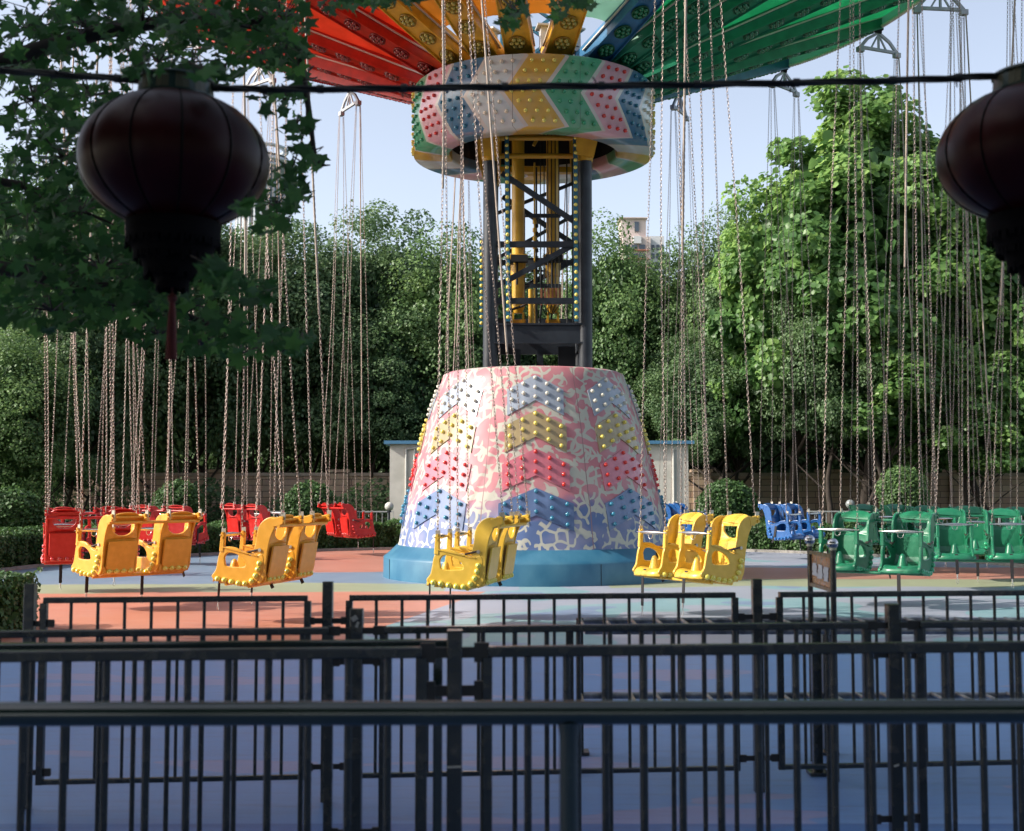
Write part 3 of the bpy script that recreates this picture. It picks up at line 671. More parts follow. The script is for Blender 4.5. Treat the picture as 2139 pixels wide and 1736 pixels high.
# ------------------------------------------------------------------ seats
def seat_parts():
    b = MB()
    outer = catmull([(.60, .095), (.555, .16), (.535, .25), (.52, .33), (.485, .40), (.42, .425), (.31, .415), (.22, .37), (.13, .335), (.06, .34), (.0, .36), (-.03, .30), (-.02, .18), (.01, .10), (.07, .03), (.16, -.005), (.28, .0), (.42, .03), (.55, .05)], 3)
    hole = catmull([(.440, .25), (.445, .31), (.405, .355), (.32, .35), (.24, .31), (.20, .26), (.20, .215), (.30, .205), (.42, .21)], 3)
    side = plate(outer, [hole], .034, .010)
    wing = plate(catmull([(.10, .37), (.075, .50), (.060, .62), (.02, .70), (-.05, .752), (-.13, .765), (-.185, .73), (-.155, .66), (-.105, .55), (-.075, .42), (-.055, .25), (-.045, .12), (0, .04), (.05, .05), (.04, .2), (.05, .3)], 3), [], .03, .009)
    MY = Matrix(((0, 0, 1, 0), (1, 0, 0, 0), (0, 1, 0, 0), (0, 0, 0, 1)))
    for sg in (-1, 1):
        b.merge(side, Matrix.Translation((sg * .235, 0, 0)) @ MY); b.merge(wing, Matrix.Translation((sg * .232, 0, 0)) @ MY)
        b.bar((sg * .235, .485, .37), (sg * .235, .475, .57), .05, .055, 0, w2=.045, h2=.05, bev=.008)
        b.bar((sg * .235, .475, .555), (sg * .235, .475, .625), .012, .05, 1); b.tube([(sg * .20, .475, .575), (sg * .27, .475, .575)], .012, 8); b.tube([(sg * .20, .478, .53), (sg * .27, .478, .53)], .014, 8)
        # yoke at the top rear corner
        b.bar((sg * .235, -.12, .70), (sg * .235, -.25, .735), .035, .10, 0, h2=.09, bev=.008); b.bar((sg * .235, -.235, .735), (sg * .235, -.235, .82), .012, .055, 1)
        for dz in (.71, .76): b.tube([(sg * .235 - .035, -.235, dz), (sg * .235 + .035, -.235, dz)], .017, 8)
        # armrest pad and screw heads
        b.bar((sg * .235, .17, .372), (sg * .235, .03, .405), .05, .02, 2, bev=.005); b.tube([(sg * .255, .02, .40), (sg * .262, .02, .40)], .02, 8, 1)
        b.bar((sg * .235, .05, .335), (sg * .235, .47, .42), .055, .012, 0)
    # backrest: a dished panel with an oval opening under the headrest
    ol = catmull([(-.22, .02), (-.235, .3), (-.225, .42), (-.238, .55), (-.225, .66), (-.15, .73), (0, .75), (.15, .73), (.225, .66), (.238, .55), (.225, .42), (.235, .3), (.22, .02), (.0, -.01)], 3)
    hl = catmull([(-.158, .59), (-.145, .615), (0, .622), (.145, .615), (.158, .59), (.145, .53), (.08, .478), (0, .462), (-.08, .478), (-.145, .53)], 3)
    back = plate(ol, [hl], .034, .010)
    th = R(9)
    MBk = Matrix.Translation((0, .015, .05)) @ Matrix.Rotation(R(90) + th, 4, 'X')
    def bend(v):
        v = MBk @ v; return Vector((v.x, v.y - .035 * (1 - (v.x / .24) ** 2) + (.0 if v.z < .62 else -(v.z - .62) ** 2 * 2.2), v.z))
    b.add([bend(v.co) for v in back.vertices], [tuple(q.vertices) for q in back.polygons], 0, False)
    b.bar((-.215, -.165, .735), (.215, -.165, .735), .06, .03, bev=.008); b.bar((-.20, -.10, .66), (.20, -.10, .66), .03, .03)
    # raised back board on the rear side
    vs = []; pr = [(-.17, .09), (.17, .09), (.20, .13), (.20, .44), (-.20, .44), (-.20, .13)]
    for dy in (-.020, -.036):
        for (x, z) in pr: vs.append((x * (1 if dy > -.03 else .96), dy - (z) * math.tan(th) + .015 - .03, z))
    b.add(vs, [(0, 1, 7, 6), (1, 2, 8, 7), (2, 3, 9, 8), (3, 4, 10, 9), (4, 5, 11, 10), (5, 0, 6, 11), (6, 7, 8, 9, 10, 11)], 0)
    # pan
    pr = catmull([(.635, .055), (.62, .095), (.56, .125), (.46, .125), (.30, .10), (.15, .095), (.05, .13), (.0, .22)], 3, closed=False)
    nu = 10; g = []
    for dz in (0, -.028):
        for i, (y, z) in enumerate(pr):
            for j in range(nu + 1):
                u = -1 + 2 * j / nu; fr = min(1, max(0, (y - .45) / .17)); g.append((u * (.232 + .012 * fr), y - fr * .06 * u * u * u * u, z + dz + .03 * u ** 4 * (1 - fr)))
    m_ = len(pr); w_ = nu + 1; fs = []
    for i in range(m_ - 1):
        for j in range(nu): a = i * w_ + j; fs.append((a, a + w_, a + w_ + 1, a + 1)); a += m_ * w_; fs.append((a, a + 1, a + w_ + 1, a + w_))
    for j in range(nu): fs.append((j, j + 1, m_ * w_ + j + 1, m_ * w_ + j))
    b.add(g, fs, 0, True)
    b.box((0, .27, .045), (.43, .50, .06)); b.bar((-.22, .01, .09), (.22, .01, .09), .10, .12, bev=.02)
    # pommel
    b.lathe([(.075, .10), (.068, .13), (.055, .17), (.042, .22), (.030, .255), (.015, .272), (.001, .276)], 14, (0, .455, 0))
    return b
SEATC = {'yellow': (.66, .42, .05), 'orange': (.66, .31, .025), 'red': (.44, .012, .008), 'green': (.010, .15, .075), 'blue': (.008, .085, .28)}  # second colour is the same yellow plastic with shade put into it
SB = seat_parts(); SO = {}
M_shackle = mat('shackle_metal', (.45, .42, .36), .4, metal=.8); M_pad = mat('brown_black_pad', (.035, .018, .015), .45)
sb0 = SB.build('seat', [mat('seat_plastic_yellow', SEATC['yellow'], .33, c2=tuple(min(.8, x * 1.12 + .015) for x in SEATC['yellow']), scale=11, spec=.5, coat=.1, detail=10, mixlo=.42, mixhi=.72, bump=.04), M_shackle, M_pad])
for k in SEATC:
    me = sb0.data if k == 'yellow' else sb0.data.copy()
    me.materials[0] = mat('seat_plastic_' + k, SEATC[k], .33, c2=tuple(min(.8, x * 1.12 + .015) for x in SEATC[k]), scale=11, spec=.5, coat=.1, detail=10, mixlo=.42, mixhi=.72, bump=.04); SO[k] = me
bpy.data.objects.remove(sb0)
SBC = {'yellow': 'yellow', 'orange': 'yellow', 'red': 'red', 'green': 'green', 'blue': 'blue'}
row_me = {}
for k in ('yellow', 'red', 'green', 'blue'):
    row_me[k] = []
    pos = [(.52, .068), (.435, .058), (.35, .042), (.265, .03), (.185, .028), (.105, .06), (.06, .12), (.035, .19), (.02, .255)]
    bm_ = mat('seat_bulb_' + k, {'yellow': (.70, .62, .10), 'red': (.5, .02, .02), 'green': (.02, .30, .14), 'blue': (.02, .14, .40)}[k], .15, coat=.6)
    for sg in (-1, 1):
        q = MB()
        for (y, z) in pos: q.lathe([(.031, .0), (.031, .018), (.024, .032), (.001, .040)], 9, (sg * .250, y, z), M=Matrix.Rotation(R(90) * sg, 3, 'Y'))
        q.bar((sg * .247, .53, .068), (sg * .247, .20, .028), .006, .02); q.bar((sg * .247, .20, .028), (sg * .247, .03, .14), .006, .02); q.bar((sg * .247, .03, .14), (sg * .247, .015, .27), .006, .02)
        o = q.build('bulb_row', bm_); row_me[k].append(o.data); bpy.data.objects.remove(o)
    q = MB(); q.bar((-.17, -.042, .075), (.17, -.042, .075), .006, .02)
    for x in (-.15, -.05, .05, .15): q.lathe([(.031, .0), (.031, .018), (.024, .032), (.001, .040)], 9, (x, -.045, .075), M=Matrix.Rotation(R(90), 3, 'X'))
    o = q.build('bulb_row', bm_); row_me[k].append(o.data); bpy.data.objects.remove(o)
q = MB(); q.tube([(-.275, .50, .55), (-.22, .50, .55), (-.16, .505, .55), (-.05, .515, .55), (.05, .515, .55), (.16, .505, .55), (.22, .50, .55), (.275, .50, .55)], [.007, .008, .017, .025, .025, .017, .008, .007], 10)
q.tube([(-.04, .515, .53), (-.03, .52, .485), (0, .52, .47), (.03, .52, .485), (.04, .515, .53)], .005, 6); o = q.build('lap_bar', M_chrome); bar_me = o.data; bpy.data.objects.remove(o)
def strap_mesh(v):
    q = MB()
    L = (.20, .27, .34)[v]
    q.bar((0, .60, .12), (0, .635, .03), .045, .006); q.bar((0, .635, .03), (0, .64, .03 - L), .045, .006)
    q.tube([(0, .64, .03 - L), (0, .64, -.02 - L)], .012, 6, 1)
    q.tube([(0, .64, -.02 - L), (.012, .64, -.05 - L), (.018, .64, -.09 - L), (0, .64, -.115 - L), (-.018, .64, -.09 - L), (-.010, .64, -.05 - L), (0, .64, -.02 - L)], .004, 5, 1)
    o = q.build('safety_strap', [M_black, M_chrome]); me = o.data; bpy.data.objects.remove(o)
    if v != 1:
        q = MB(); q.bar((.262, .20, .30), (.268, .16, .05), .05, .006, up=Vector((1, 0, 0))); q.bar((.268, .16, .05), (.262, .10, -.06), .04, .006, up=Vector((1, 0, 0)))
        o = q.build('side_strap', M_black); m2 = o.data; bpy.data.objects.remove(o); return me, m2
    return me, None
STM = [strap_mesh(i) for i in range(3)]
cb_me = []
for (y, z, r) in ((-.205, .665, .020), (.14, .005, .022), (.42, .02, .018)):
    q = MB(); q.tube([(-.64, y, z), (.64, y, z)], r, 8); o = q.build('crossbar', M_shackle); cb_me.append(o.data); bpy.data.objects.remove(o)
cbm = {}
for k in SEATC:
    cbm[k] = [m.copy() for m in cb_me]
    for m in cbm[k]: m.materials[0] = MATS['seat_plastic_' + k]
rnd = random.Random(3)
def swing(az, colour, label, daz=0.0, dr=0.0, yaw=0.0):
    a = az + daz; ce = Vector((CX, CY, 0)) + AZ(a, RO + dr)
    hd = a + 90 + yaw; inv = Matrix.Rotation(R(hd), 3, 'Z')
    t = empty('chain_swing', (ce.x, ce.y, .42), -R(hd), label=label, cat='swing', group='double chain swings hanging round the ride')
    sy = -.14
    for sx in (-.39, .39):
        s = link('seat', SO[colour], t); s.location = (sx, sy, 0); s.rotation_euler = (R(rnd.uniform(-1, 3)), 0, R(rnd.uniform(-3, 3)))
        [link('bulb_row', rm, s) for rm in row_me[SBC[colour]]]; link('lap_bar', bar_me, s); st_ = STM[rnd.randint(0, 2)]; link('safety_strap', st_[0], s); st_[1] and link('side_strap', st_[1], s)
        for (cx, cy, cz) in ((-.235, .475, .615), (.235, .475, .615), (-.235, -.235, .81), (.235, -.235, .81)):
            p1 = Vector((sx + cx, sy + cy, cz)); top = Vector(((.46 if sx > 0 else -.46) + cx * .08, .05 if cy > 0 else -.05, 10.42 - .42))
            # the top hangs from the arm, which does not turn with the seat
            top = inv @ (Vector((CX, CY, 0)) + Matrix.Rotation(-R(az + 90), 3, 'Z') @ Vector((top.x, top.y, 0)) + AZ(az, RO) - Vector((ce.x, ce.y, 0))) + Vector((0, 0, top.z))
            d = p1 - top; i = rnd.randint(0, 3)
            c = link('chain', CHM[i], t); c.location = top; c.rotation_mode = 'QUATERNION'
            c.rotation_quaternion = Vector((0, 0, -1)).rotation_difference(d.normalized()) @ Quaternion((0, 0, 1), rnd.uniform(0, 6.28))
            c.scale = (1, 1, d.length / 9.06)
            if rnd.random() < .16: link('sheath', SHM[i], c)
    for cm in cbm[colour]: o = link('crossbar', cm, t); o.location = (0, sy, 0)
    return t
SW = [(188, 'yellow', 'yellow double swing side-on in front of the cone base, second nearest the middle', 1, 0),
      (168, 'yellow', 'yellow double swing facing the viewer at the right foot of the cone', 0, 0),
      (208, 'orange', 'yellow double swing with shade put into its colour, seen from behind, between the left fence post and the cone', 0, 0),
      (228, 'orange', 'yellow double swing with shade put into its colour, backs to the viewer, leftmost of the yellow ones', 0, 0),
      (248, 'red', 'red double swing at far left, backs to the viewer, nearest of the red ones', 0, 0),
      (268, 'red', 'red double swing just behind the nearest red pair, far left', 0, 0),
      (288, 'red', 'red double swing behind the leftmost yellow pair, beside the small round bush', 0, 0),
      (308, 'red', 'red double swing above the left hedge, behind the second yellow pair', 0, 0),
      (328, 'red', 'bright red double swing turned side-on, nearest the white shed', 0, 0),
      (348, 'blue', 'blue double swing hidden behind the cone, left of its middle', 0, 0),
      (8, 'blue', 'blue double swing hidden behind the cone, right of its middle', 0, 0),
      (28, 'blue', 'blue double swing half hidden behind the right edge of the cone', 0, 0),
      (48, 'blue', 'blue double swing in full view above the hedge right of the cone', 0, 0),
      (68, 'green', 'green double swing far back, right of the sign with two metal balls', 0, 0),
      (88, 'green', 'green double swing far back at the right edge, only its headrests showing', 0, 0),
      (108, 'green', 'green double swing at the very right edge of the picture', 0, 0),
      (128, 'green', 'green double swing facing the viewer, near the right edge', 0, 0),
      (148, 'green', 'glossy green double swing just right of the sign, nearest of the green ones', 0, 0)]
SW = [({208: 206, 228: 224, 248: 243, 268: 269, 288: 291, 308: 309, 328: 327, 88: 84, 108: 100, 128: 118, 148: 146}.get(q[0], q[0]),) + q[1:] for q in SW]
SW[0] = (188, 'yellow', 'yellow double swing seen side-on in front of the middle of the cone base', 1, 0)
POS = {188: (185.3, 7.66, 8), 206: (203.2, 7.88, -8), 224: (220.4, 7.83, 0), 243: (242.2, 7.42, 4), 168: (165.6, 7.15, -16), 146: (142.8, 7.15, -18), 118: (115.2, 7.3, -12)}
for az, c, lab, dz, yw in SW:
    q = POS.get(az, (az, RO, 0)); swing(az, c, lab, q[0] - az, q[1] - RO, q[2])
# ------------------------------------------------------------------ ground
def ground_mat():
    m = bpy.data.materials.new('lawn_soil'); m.use_nodes = True
    n = m.node_tree.nodes; l = m.node_tree.links; p = n['Principled BSDF']; p.inputs['Roughness'].default_value = .95
    tc = n.new('ShaderNodeTexCoord'); no = n.new('ShaderNodeTexNoise'); no.inputs['Scale'].default_value = 1.5; no.inputs['Detail'].default_value = 8; l.new(tc.outputs['Object'], no.inputs['Vector'])
    r = n.new('ShaderNodeValToRGB'); r.color_ramp.elements[0].color = (.03, .05, .015, 1); r.color_ramp.elements[1].color = (.08, .12, .035, 1); r.color_ramp.elements[0].position = .35; r.color_ramp.elements[1].position = .7
    l.new(no.outputs['Fac'], r.inputs[0]); l.new(r.outputs[0], p.inputs['Base Color']); return m
b = MB(); b.add([(-1500, -1500, -.02), (1500, -1500, -.02), (1500, 1500, -.02), (-1500, 1500, -.02)], [(0, 1, 2, 3)])
tag(b.build('ground', ground_mat()), kind='structure')
def plaza_mat():
    m = bpy.data.materials.new('painted_plaza'); m.use_nodes = True
    n = m.node_tree.nodes; l = m.node_tree.links; p = n['Principled BSDF']
    def M(op, a, b_=None, c=None):
        q = n.new('ShaderNodeMath'); q.operation = op
        for i, x in enumerate((a, b_, c)):
            if x is None: continue
            if isinstance(x, (int, float)): q.inputs[i].default_value = x
            else: l.new(x, q.inputs[i])
        return q.outputs[0]
    tc = n.new('ShaderNodeTexCoord'); s = n.new('ShaderNodeSeparateXYZ'); l.new(tc.outputs['Object'], s.inputs[0])
    no = n.new('ShaderNodeTexNoise'); no.inputs['Scale'].default_value = .35; no.inputs['Detail'].default_value = 2; l.new(tc.outputs['Object'], no.inputs['Vector'])
    wob = M('MULTIPLY', M('SUBTRACT', no.outputs['Fac'], .5), 2.2)
    X = M('ADD', s.outputs['X'], wob); Y = M('ADD', s.outputs['Y'], wob)
    def band(lo, hi, v): return M('MULTIPLY', M('GREATER_THAN', v, lo), M('LESS_THAN', v, hi))
    def mixc(f, a, c):
        q = n.new('ShaderNodeMix'); q.data_type = 'RGBA'; l.new(f, q.inputs[0])
        if isinstance(a, tuple): q.inputs[6].default_value = (*a, 1)
        else: l.new(a, q.inputs[6])
        if isinstance(c, tuple): q.inputs[7].default_value = (*c, 1)
        else: l.new(c, q.inputs[7])
        return q.outputs[2]
    base = (.29, .32, .40)
    # cyan patches on the pale blue
    n4 = n.new('ShaderNodeTexNoise'); n4.inputs['Scale'].default_value = .55; n4.inputs['Detail'].default_value = 1; l.new(tc.outputs['Object'], n4.inputs['Vector'])
    c = mixc(band(.52, 2, n4.outputs['Fac']), base, (.18, .34, .38))
    c = mixc(band(.62, 2, n4.outputs['Fac']), c, (.16, .24, .38))
    # left: line X = -0.19 + (Y-18.2)*0.225
    diag = M('SUBTRACT', s.outputs['X'], M('ADD', M('MULTIPLY', M('SUBTRACT', s.outputs['Y'], 18.2), .225), -.22))
    left = M('LESS_THAN', diag, 0.0)
    Ys = M('ADD', s.outputs['Y'], M('MULTIPLY', s.outputs['X'], -.05))
    Yl = M('ADD', Ys, M('MULTIPLY', wob, .6))
    c = mixc(M('MULTIPLY', left, band(11.2, 17.6, Yl)), c, (.52, .185, .105))
    c = mixc(M('MULTIPLY', M('LESS_THAN', s.outputs['X'], -1.0), band(17.6, 19.3, Yl)), c, (.29, .33, .19))
    c = mixc(M('MULTIPLY', M('LESS_THAN', s.outputs['X'], -1.0), band(19.3, 40, Yl)), c, (.13, .21, .31))
    c = mixc(M('MULTIPLY', band(-5.3, -1.0, s.outputs['X']), band(21.8, 40, Yl)), c, (.44, .16, .10))
    c = mixc(M('MULTIPLY', M('GREATER_THAN', s.outputs['X'], 1.5), band(18.1, 19.7, Yl)), c, (.30, .33, .19))
    c = mixc(M('MULTIPLY', M('GREATER_THAN', s.outputs['X'], 2.5), band(19.7, 22.6, Yl)), c, (.46, .18, .115))
    near = M('LESS_THAN', Yl, 11.2)
    c = mixc(near, c, (.12, .23, .46))
    n5 = n.new('ShaderNodeTexNoise'); n5.inputs['Scale'].default_value = .9; n5.inputs['Detail'].default_value = 3; mp = n.new('ShaderNodeMapping'); mp.inputs['Scale'].default_value = (.5, 1.6, 1)
    l.new(tc.outputs['Object'], mp.inputs[0]); l.new(mp.outputs[0], n5.inputs['Vector'])
    c = mixc(M('MULTIPLY', near, M('MULTIPLY', band(.60, 2, n5.outputs['Fac']), .35)), c, (.45, .25, .30))
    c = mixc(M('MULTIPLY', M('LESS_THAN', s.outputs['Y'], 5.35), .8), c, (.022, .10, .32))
    # wear: long thin brush-like streaks and stains
    n2 = n.new('ShaderNodeTexNoise'); n2.inputs['Scale'].default_value = 5.0; n2.inputs['Detail'].default_value = 12; n2.inputs['Roughness'].default_value = .78
    mp2 = n.new('ShaderNodeMapping'); mp2.inputs['Scale'].default_value = (.30, 3.4, 1); l.new(tc.outputs['Object'], mp2.inputs[0]); l.new(mp2.outputs[0], n2.inputs['Vector'])
    w = n.new('ShaderNodeMapRange'); w.inputs['From Min'].default_value = .45; w.inputs['From Max'].default_value = .75; w.inputs['To Max'].default_value = .75; l.new(n2.outputs['Fac'], w.inputs['Value'])
    c = mixc(w.outputs[0], c, mixc(near, (.36, .34, .34), (.17, .27, .46)))
    w2 = n.new('ShaderNodeMapRange'); w2.inputs['From Min'].default_value = .5; w2.inputs['From Max'].default_value = .3; w2.inputs['To Max'].default_value = .6; l.new(n2.outputs['Fac'], w2.inputs['Value'])
    c = mixc(w2.outputs[0], c, (.10, .10, .13))
    l.new(c, p.inputs['Base Color'])
    rr = n.new('ShaderNodeMapRange'); rr.inputs['To Min'].default_value = .28; rr.inputs['To Max'].default_value = .62; l.new(n2.outputs['Fac'], rr.inputs['Value']); l.new(rr.outputs[0], p.inputs['Roughness'])
    bu = n.new('ShaderNodeBump'); bu.inputs['Strength'].default_value = .25; bu.inputs['Distance'].default_value = .01; l.new(n2.outputs['Fac'], bu.inputs['Height']); l.new(bu.outputs[0], p.inputs['Normal'])
    return m
b = MB(); pts = []
for k in range(64):
    a = 360 * k / 64; q = AZ(a, 9.7); pts.append((CX + q.x, CY + q.y, 0.0))
b.add(pts, [tuple(range(64))[::-1]])
b.add([(-14, -12, -.004), (14, -12, -.004), (14, 17, -.004), (-14, 17, -.004)], [(0, 1, 2, 3)])
tag(b.build('plaza', plaza_mat()), kind='structure')
b = MB()
for k in range(48):
    a0, a1 = 360 * k / 48, 360 * (k + 1) / 48
    q = [AZ(a0, 9.70), AZ(a1, 9.70), AZ(a1, 9.84), AZ(a0, 9.84)]
    if min(v.y for v in q) < -3.5: continue
    vs = [(CX + v.x, CY + v.y, z) for z in (-.05, .06) for v in q]; b.add(vs, [(4, 5, 6, 7), (0, 1, 5, 4), (2, 3, 7, 6)])
tag(b.build('kerb', mat('kerb_stone', (.22, .21, .19), .8, c2=(.32, .30, .27), scale=6)), kind='structure')
# ------------------------------------------------------------------ hedges, bushes, grass
rng = np.random.default_rng(11)
def box_leaves(name, parent, pts_fn, n, size, m, seed, up=.4):
    r = np.random.default_rng(seed); P, N = pts_fn(r, n); N = N * .8 + r.normal(size=(len(P), 3)) * .55 + np.array([0, 0, up])
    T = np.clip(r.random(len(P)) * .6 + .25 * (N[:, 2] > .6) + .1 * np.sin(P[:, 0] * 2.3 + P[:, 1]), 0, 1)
    V, Fa, T2 = leaves(P, N, size * r.uniform(.6, 1.3, len(P)), LEAF4, r, T)
    return link(name, np_mesh(name, V, Fa, m, T2), parent)
def arc_hedge(a0, a1, r0, r1, h, label, n, seed):
    mid = AZ((a0 + a1) / 2, (r0 + r1) / 2)
    t = empty('hedge', (CX + mid.x, CY + mid.y, 0), 0, label=label, cat='hedge', group='low clipped hedges round the plaza')
    b = MB(); k = 16; vs = []
    for i in range(k + 1):
        a = a0 + (a1 - a0) * i / k
        for (rr, z) in ((r0 + .07, 0), (r0 + .07, h - .10), (r1 - .07, h - .10), (r1 - .07, 0)): vs.append(AZ(a, rr, z) - mid)
    b.add(vs, [(i * 4 + j, i * 4 + j + 1, i * 4 + 4 + j + 1, i * 4 + 4 + j) for i in range(k) for j in range(3)] + [(0, 1, 2, 3), tuple(range(k * 4, k * 4 + 4))])
    b.build('twigs', M_bark, t)
    def fn(r, n):
        u = r.random(n); a = np.radians(a0 + (a1 - a0) * r.random(n)); top = u < .45
        end = u > .96
        rr = np.where(top | end, r0 + (r1 - r0) * r.random(n), r0 + .02); bump = .05 * np.sin(a * 55) + .04 * np.sin(a * 131 + 1)
        z = np.where(top, h + bump - .05 * r.random(n), r.random(n) * h); rr = rr - np.where(top | end, 0, .10 * r.random(n) + bump)
        a = np.where(end, np.radians(np.where(r.random(n) < .5, a0, a1)), a)
        P = np.stack([np.sin(a) * rr - mid.x, np.cos(a) * rr - mid.y, z], 1)
        N = np.where(top[:, None], np.array([[0, 0, 1.]]), np.stack([-np.sin(a), -np.cos(a), a * 0], 1)); return P, N
    box_leaves('foliage', t, fn, n, .075, M_hedge, seed)
arc_hedge(-90, -12, 9.95, 11.0, .66, 'low dark green hedge curving round the left side of the painted plaza', 42000, 21)
arc_hedge(14, 100, 9.95, 11.0, .66, 'low sunlit hedge curving behind the blue and green swings', 42000, 22)
# corner hedge at left
t = empty('hedge', (-6.25, 12.3, 0), 0, label='clump of bright hedge at the lower left edge, beside the first fence post', cat='hedge', group='low clipped hedges round the plaza')
b = MB(); b.box((0, 0, .24), (2.0, 1.3, .46)); b.build('twigs', M_bark, t)
def fn(r, n):
    u = r.random(n); x = r.uniform(-1.1, 1.1, n); y = r.uniform(-.75, .75, n); z = r.random(n) * .56
    top = u < .4; fr = (u >= .4) & (u < .75); rt = u >= .75
    z = np.where(top, .56 + .05 * np.sin(x * 9) * np.sin(y * 8) + .03 * r.random(n), z); y = np.where(fr, -.75 + .08 * r.random(n), y); x = np.where(rt, 1.1 - .1 * r.random(n), x)
    N = np.where(top[:, None], [[0, 0, 1.]], np.where(fr[:, None], [[0, -1., 0]], [[1., 0, 0]])); return np.stack([x, y, z], 1), N
box_leaves('foliage', t, fn, 9000, .06, M_hedge, 23)
def bush(xp, yp, Z, r, label, seed, n=9000, sz=.85, m=None, fluffy=0.0):
    c = W(xp, yp, Z)
    t = empty('round_bush', (c.x, Z, 0), 0, label=label, cat='bush', group='round clipped bushes on the lawn')
    def fn(q, n):
        d = q.normal(size=(n, 3)); d /= np.linalg.norm(d, axis=1, keepdims=True)
        rr = r * (.86 + .16 * q.random((n, 1)) + fluffy * q.random((n, 1)) ** 4 + .05 * np.sin(d[:, 0:1] * 9 + seed) * np.sin(d[:, 2:3] * 7))
        P = d * rr; P[:, 2] = P[:, 2] * sz + c.z; return P[P[:, 2] > 0], d[P[:, 2] > 0]
    box_leaves('foliage', t, fn, n, .085, m or M_hedge, seed, .3)
    b = MB(); b.ball((0, 0, c.z), r * .80, 20, 14, sz=sz); b.build('twigs', M_bark, t)
    b = MB(); b.tube([(0, 0, 0), (0, 0, c.z)], .05, 6); b.build('stem', M_bark, t)
bush(18, 1078, 27, .68, 'round pale bush cut by the left edge of the picture, behind the hedge', 31, 9000, .85, fluffy=.2)
bush(372, 1058, 31, .62, 'round bush behind the leftmost group of red swings', 32, 8000, 1.0, fluffy=.15)
bush(648, 1060, 33, .74, 'round clipped bush between two pairs of red swings', 33, 9000, .95)
bush(1520, 1062, 31, .78, 'dark round clipped bush behind the yellow swing at the right of the cone', 34, 11000, .95)
bush(1886, 1030, 33, .64, 'pale fluffy bush in front of the stone wall at right', 35, 9000, 1.05, M_pale, fluffy=.15)
def blades(name, x0, x1, y0, y1, n, h, seed):
    r = np.random.default_rng(seed); P = np.stack([r.uniform(x0, x1, n), r.uniform(y0, y1, n), np.full(n, -.02)], 1)
    dd = (P[:, 0] - CX) ** 2 + (P[:, 1] - CY) ** 2; P = P[dd > 10.9 ** 2]; n = len(P)
    a = r.uniform(0, 6.28, n); w = .035; hh = h * r.uniform(.4, 1.2, n); lx, ly = r.normal(size=n) * .08, r.normal(size=n) * .08
    V = np.stack([P + np.stack([np.cos(a) * w, np.sin(a) * w, a * 0], 1), P - np.stack([np.cos(a) * w, np.sin(a) * w, a * 0], 1), P + np.stack([lx, ly, hh], 1)], 1).reshape(-1, 3)
    tag(link(name, np_mesh(name, V, np.arange(3 * n).reshape(-1, 3), M_hedge, r.random(n))), kind='stuff')
blades('lawn_grass', -17, 17, 22, 42, 90000, .22, 5)
# low ground cover of leafy plants at the foot of the wall
def undergrowth(r, n):
    x = r.uniform(-20, 20, n) - (r.random(n) < .35) * 8; y = 38.5 + r.random(n) * 2.2; keep = np.abs(x - 1.0) > 4.9
    z = r.random(n) ** 1.3 * np.where(x < -1.5, 1.75, .75) * (.8 + .3 * np.sin(x * 1.7) * np.sin(x * .6 + 1)); P = np.stack([x, y, z], 1)[keep]; return P, np.tile([0, -.5, .6], (len(P), 1))
tag(box_leaves('undergrowth', None, undergrowth, 34000, .15, M_small, 41), kind='stuff')
# ------------------------------------------------------------------ wall, shed, railings, globe lamps
def brick_mat():
    m = bpy.data.materials.new('sandstone_blocks'); m.use_nodes = True
    n = m.node_tree.nodes; l = m.node_tree.links; p = n['Principled BSDF']; p.inputs['Roughness'].default_value = .9
    tc = n.new('ShaderNodeTexCoord'); mp = n.new('ShaderNodeMapping'); mp.inputs['Rotation'].default_value = (R(90), 0, 0); l.new(tc.outputs['Object'], mp.inputs[0])
    br = n.new('ShaderNodeTexBrick'); br.inputs['Scale'].default_value = 1; br.inputs['Brick Width'].default_value = .62; br.inputs['Row Height'].default_value = .21; br.inputs['Mortar Size'].default_value = .012
    br.inputs['Color1'].default_value = (.55, .42, .30, 1); br.inputs['Color2'].default_value = (.42, .31, .22, 1); br.inputs['Mortar'].default_value = (.16, .12, .09, 1); br.squash = 1.4; br.offset = .37
    l.new(mp.outputs[0], br.inputs['Vector'])
    no = n.new('ShaderNodeTexNoise'); no.inputs['Scale'].default_value = 5; no.inputs['Detail'].default_value = 6; l.new(tc.outputs['Object'], no.inputs['Vector'])
    mx = n.new('ShaderNodeMix'); mx.data_type = 'RGBA'; mx.blend_type = 'MULTIPLY'; mx.inputs[0].default_value = .3; l.new(br.outputs['Color'], mx.inputs[6]); l.new(no.outputs['Color'], mx.inputs[7])
    l.new(mx.outputs[2], p.inputs['Base Color'])
    b_ = n.new('ShaderNodeBump'); b_.inputs['Strength'].default_value = .7; b_.inputs['Distance'].default_value = .03; l.new(br.outputs['Fac'], b_.inputs['Height']); b_.invert = True; l.new(b_.outputs[0], p.inputs['Normal'])
    return m
MBR = brick_mat()
wt = empty('stone_wall', (0, 41.5, 0), 0, label='beige stone block wall with flat coping behind the tree trunks', cat='wall')
b = MB(); b.box((0, 0, 1.0), (46, .3, 2.0)); b.build('masonry', MBR, wt)
b = MB(); b.box((0, 0, 2.06), (46, .4, .11)); b.build('coping', mat('coping_stone', (.40, .33, .26), .85, c2=(.3, .25, .2), scale=3), wt)
for x in (-19, -14.5, -10.2, -6, 6.6, 11, 15.5, 20):
    b = MB(); b.box((x, 0, 1.06), (.62, .5, 2.12)); b.box((x, 0, 2.18), (.74, .6, .10)); b.build('pier', MBR, wt)
s0 = W(814, 1000, 36); s1 = W(1438, 1000, 36); sx0, sx1 = s0.x, s1.x; sh = W(1100, 928, 36).z
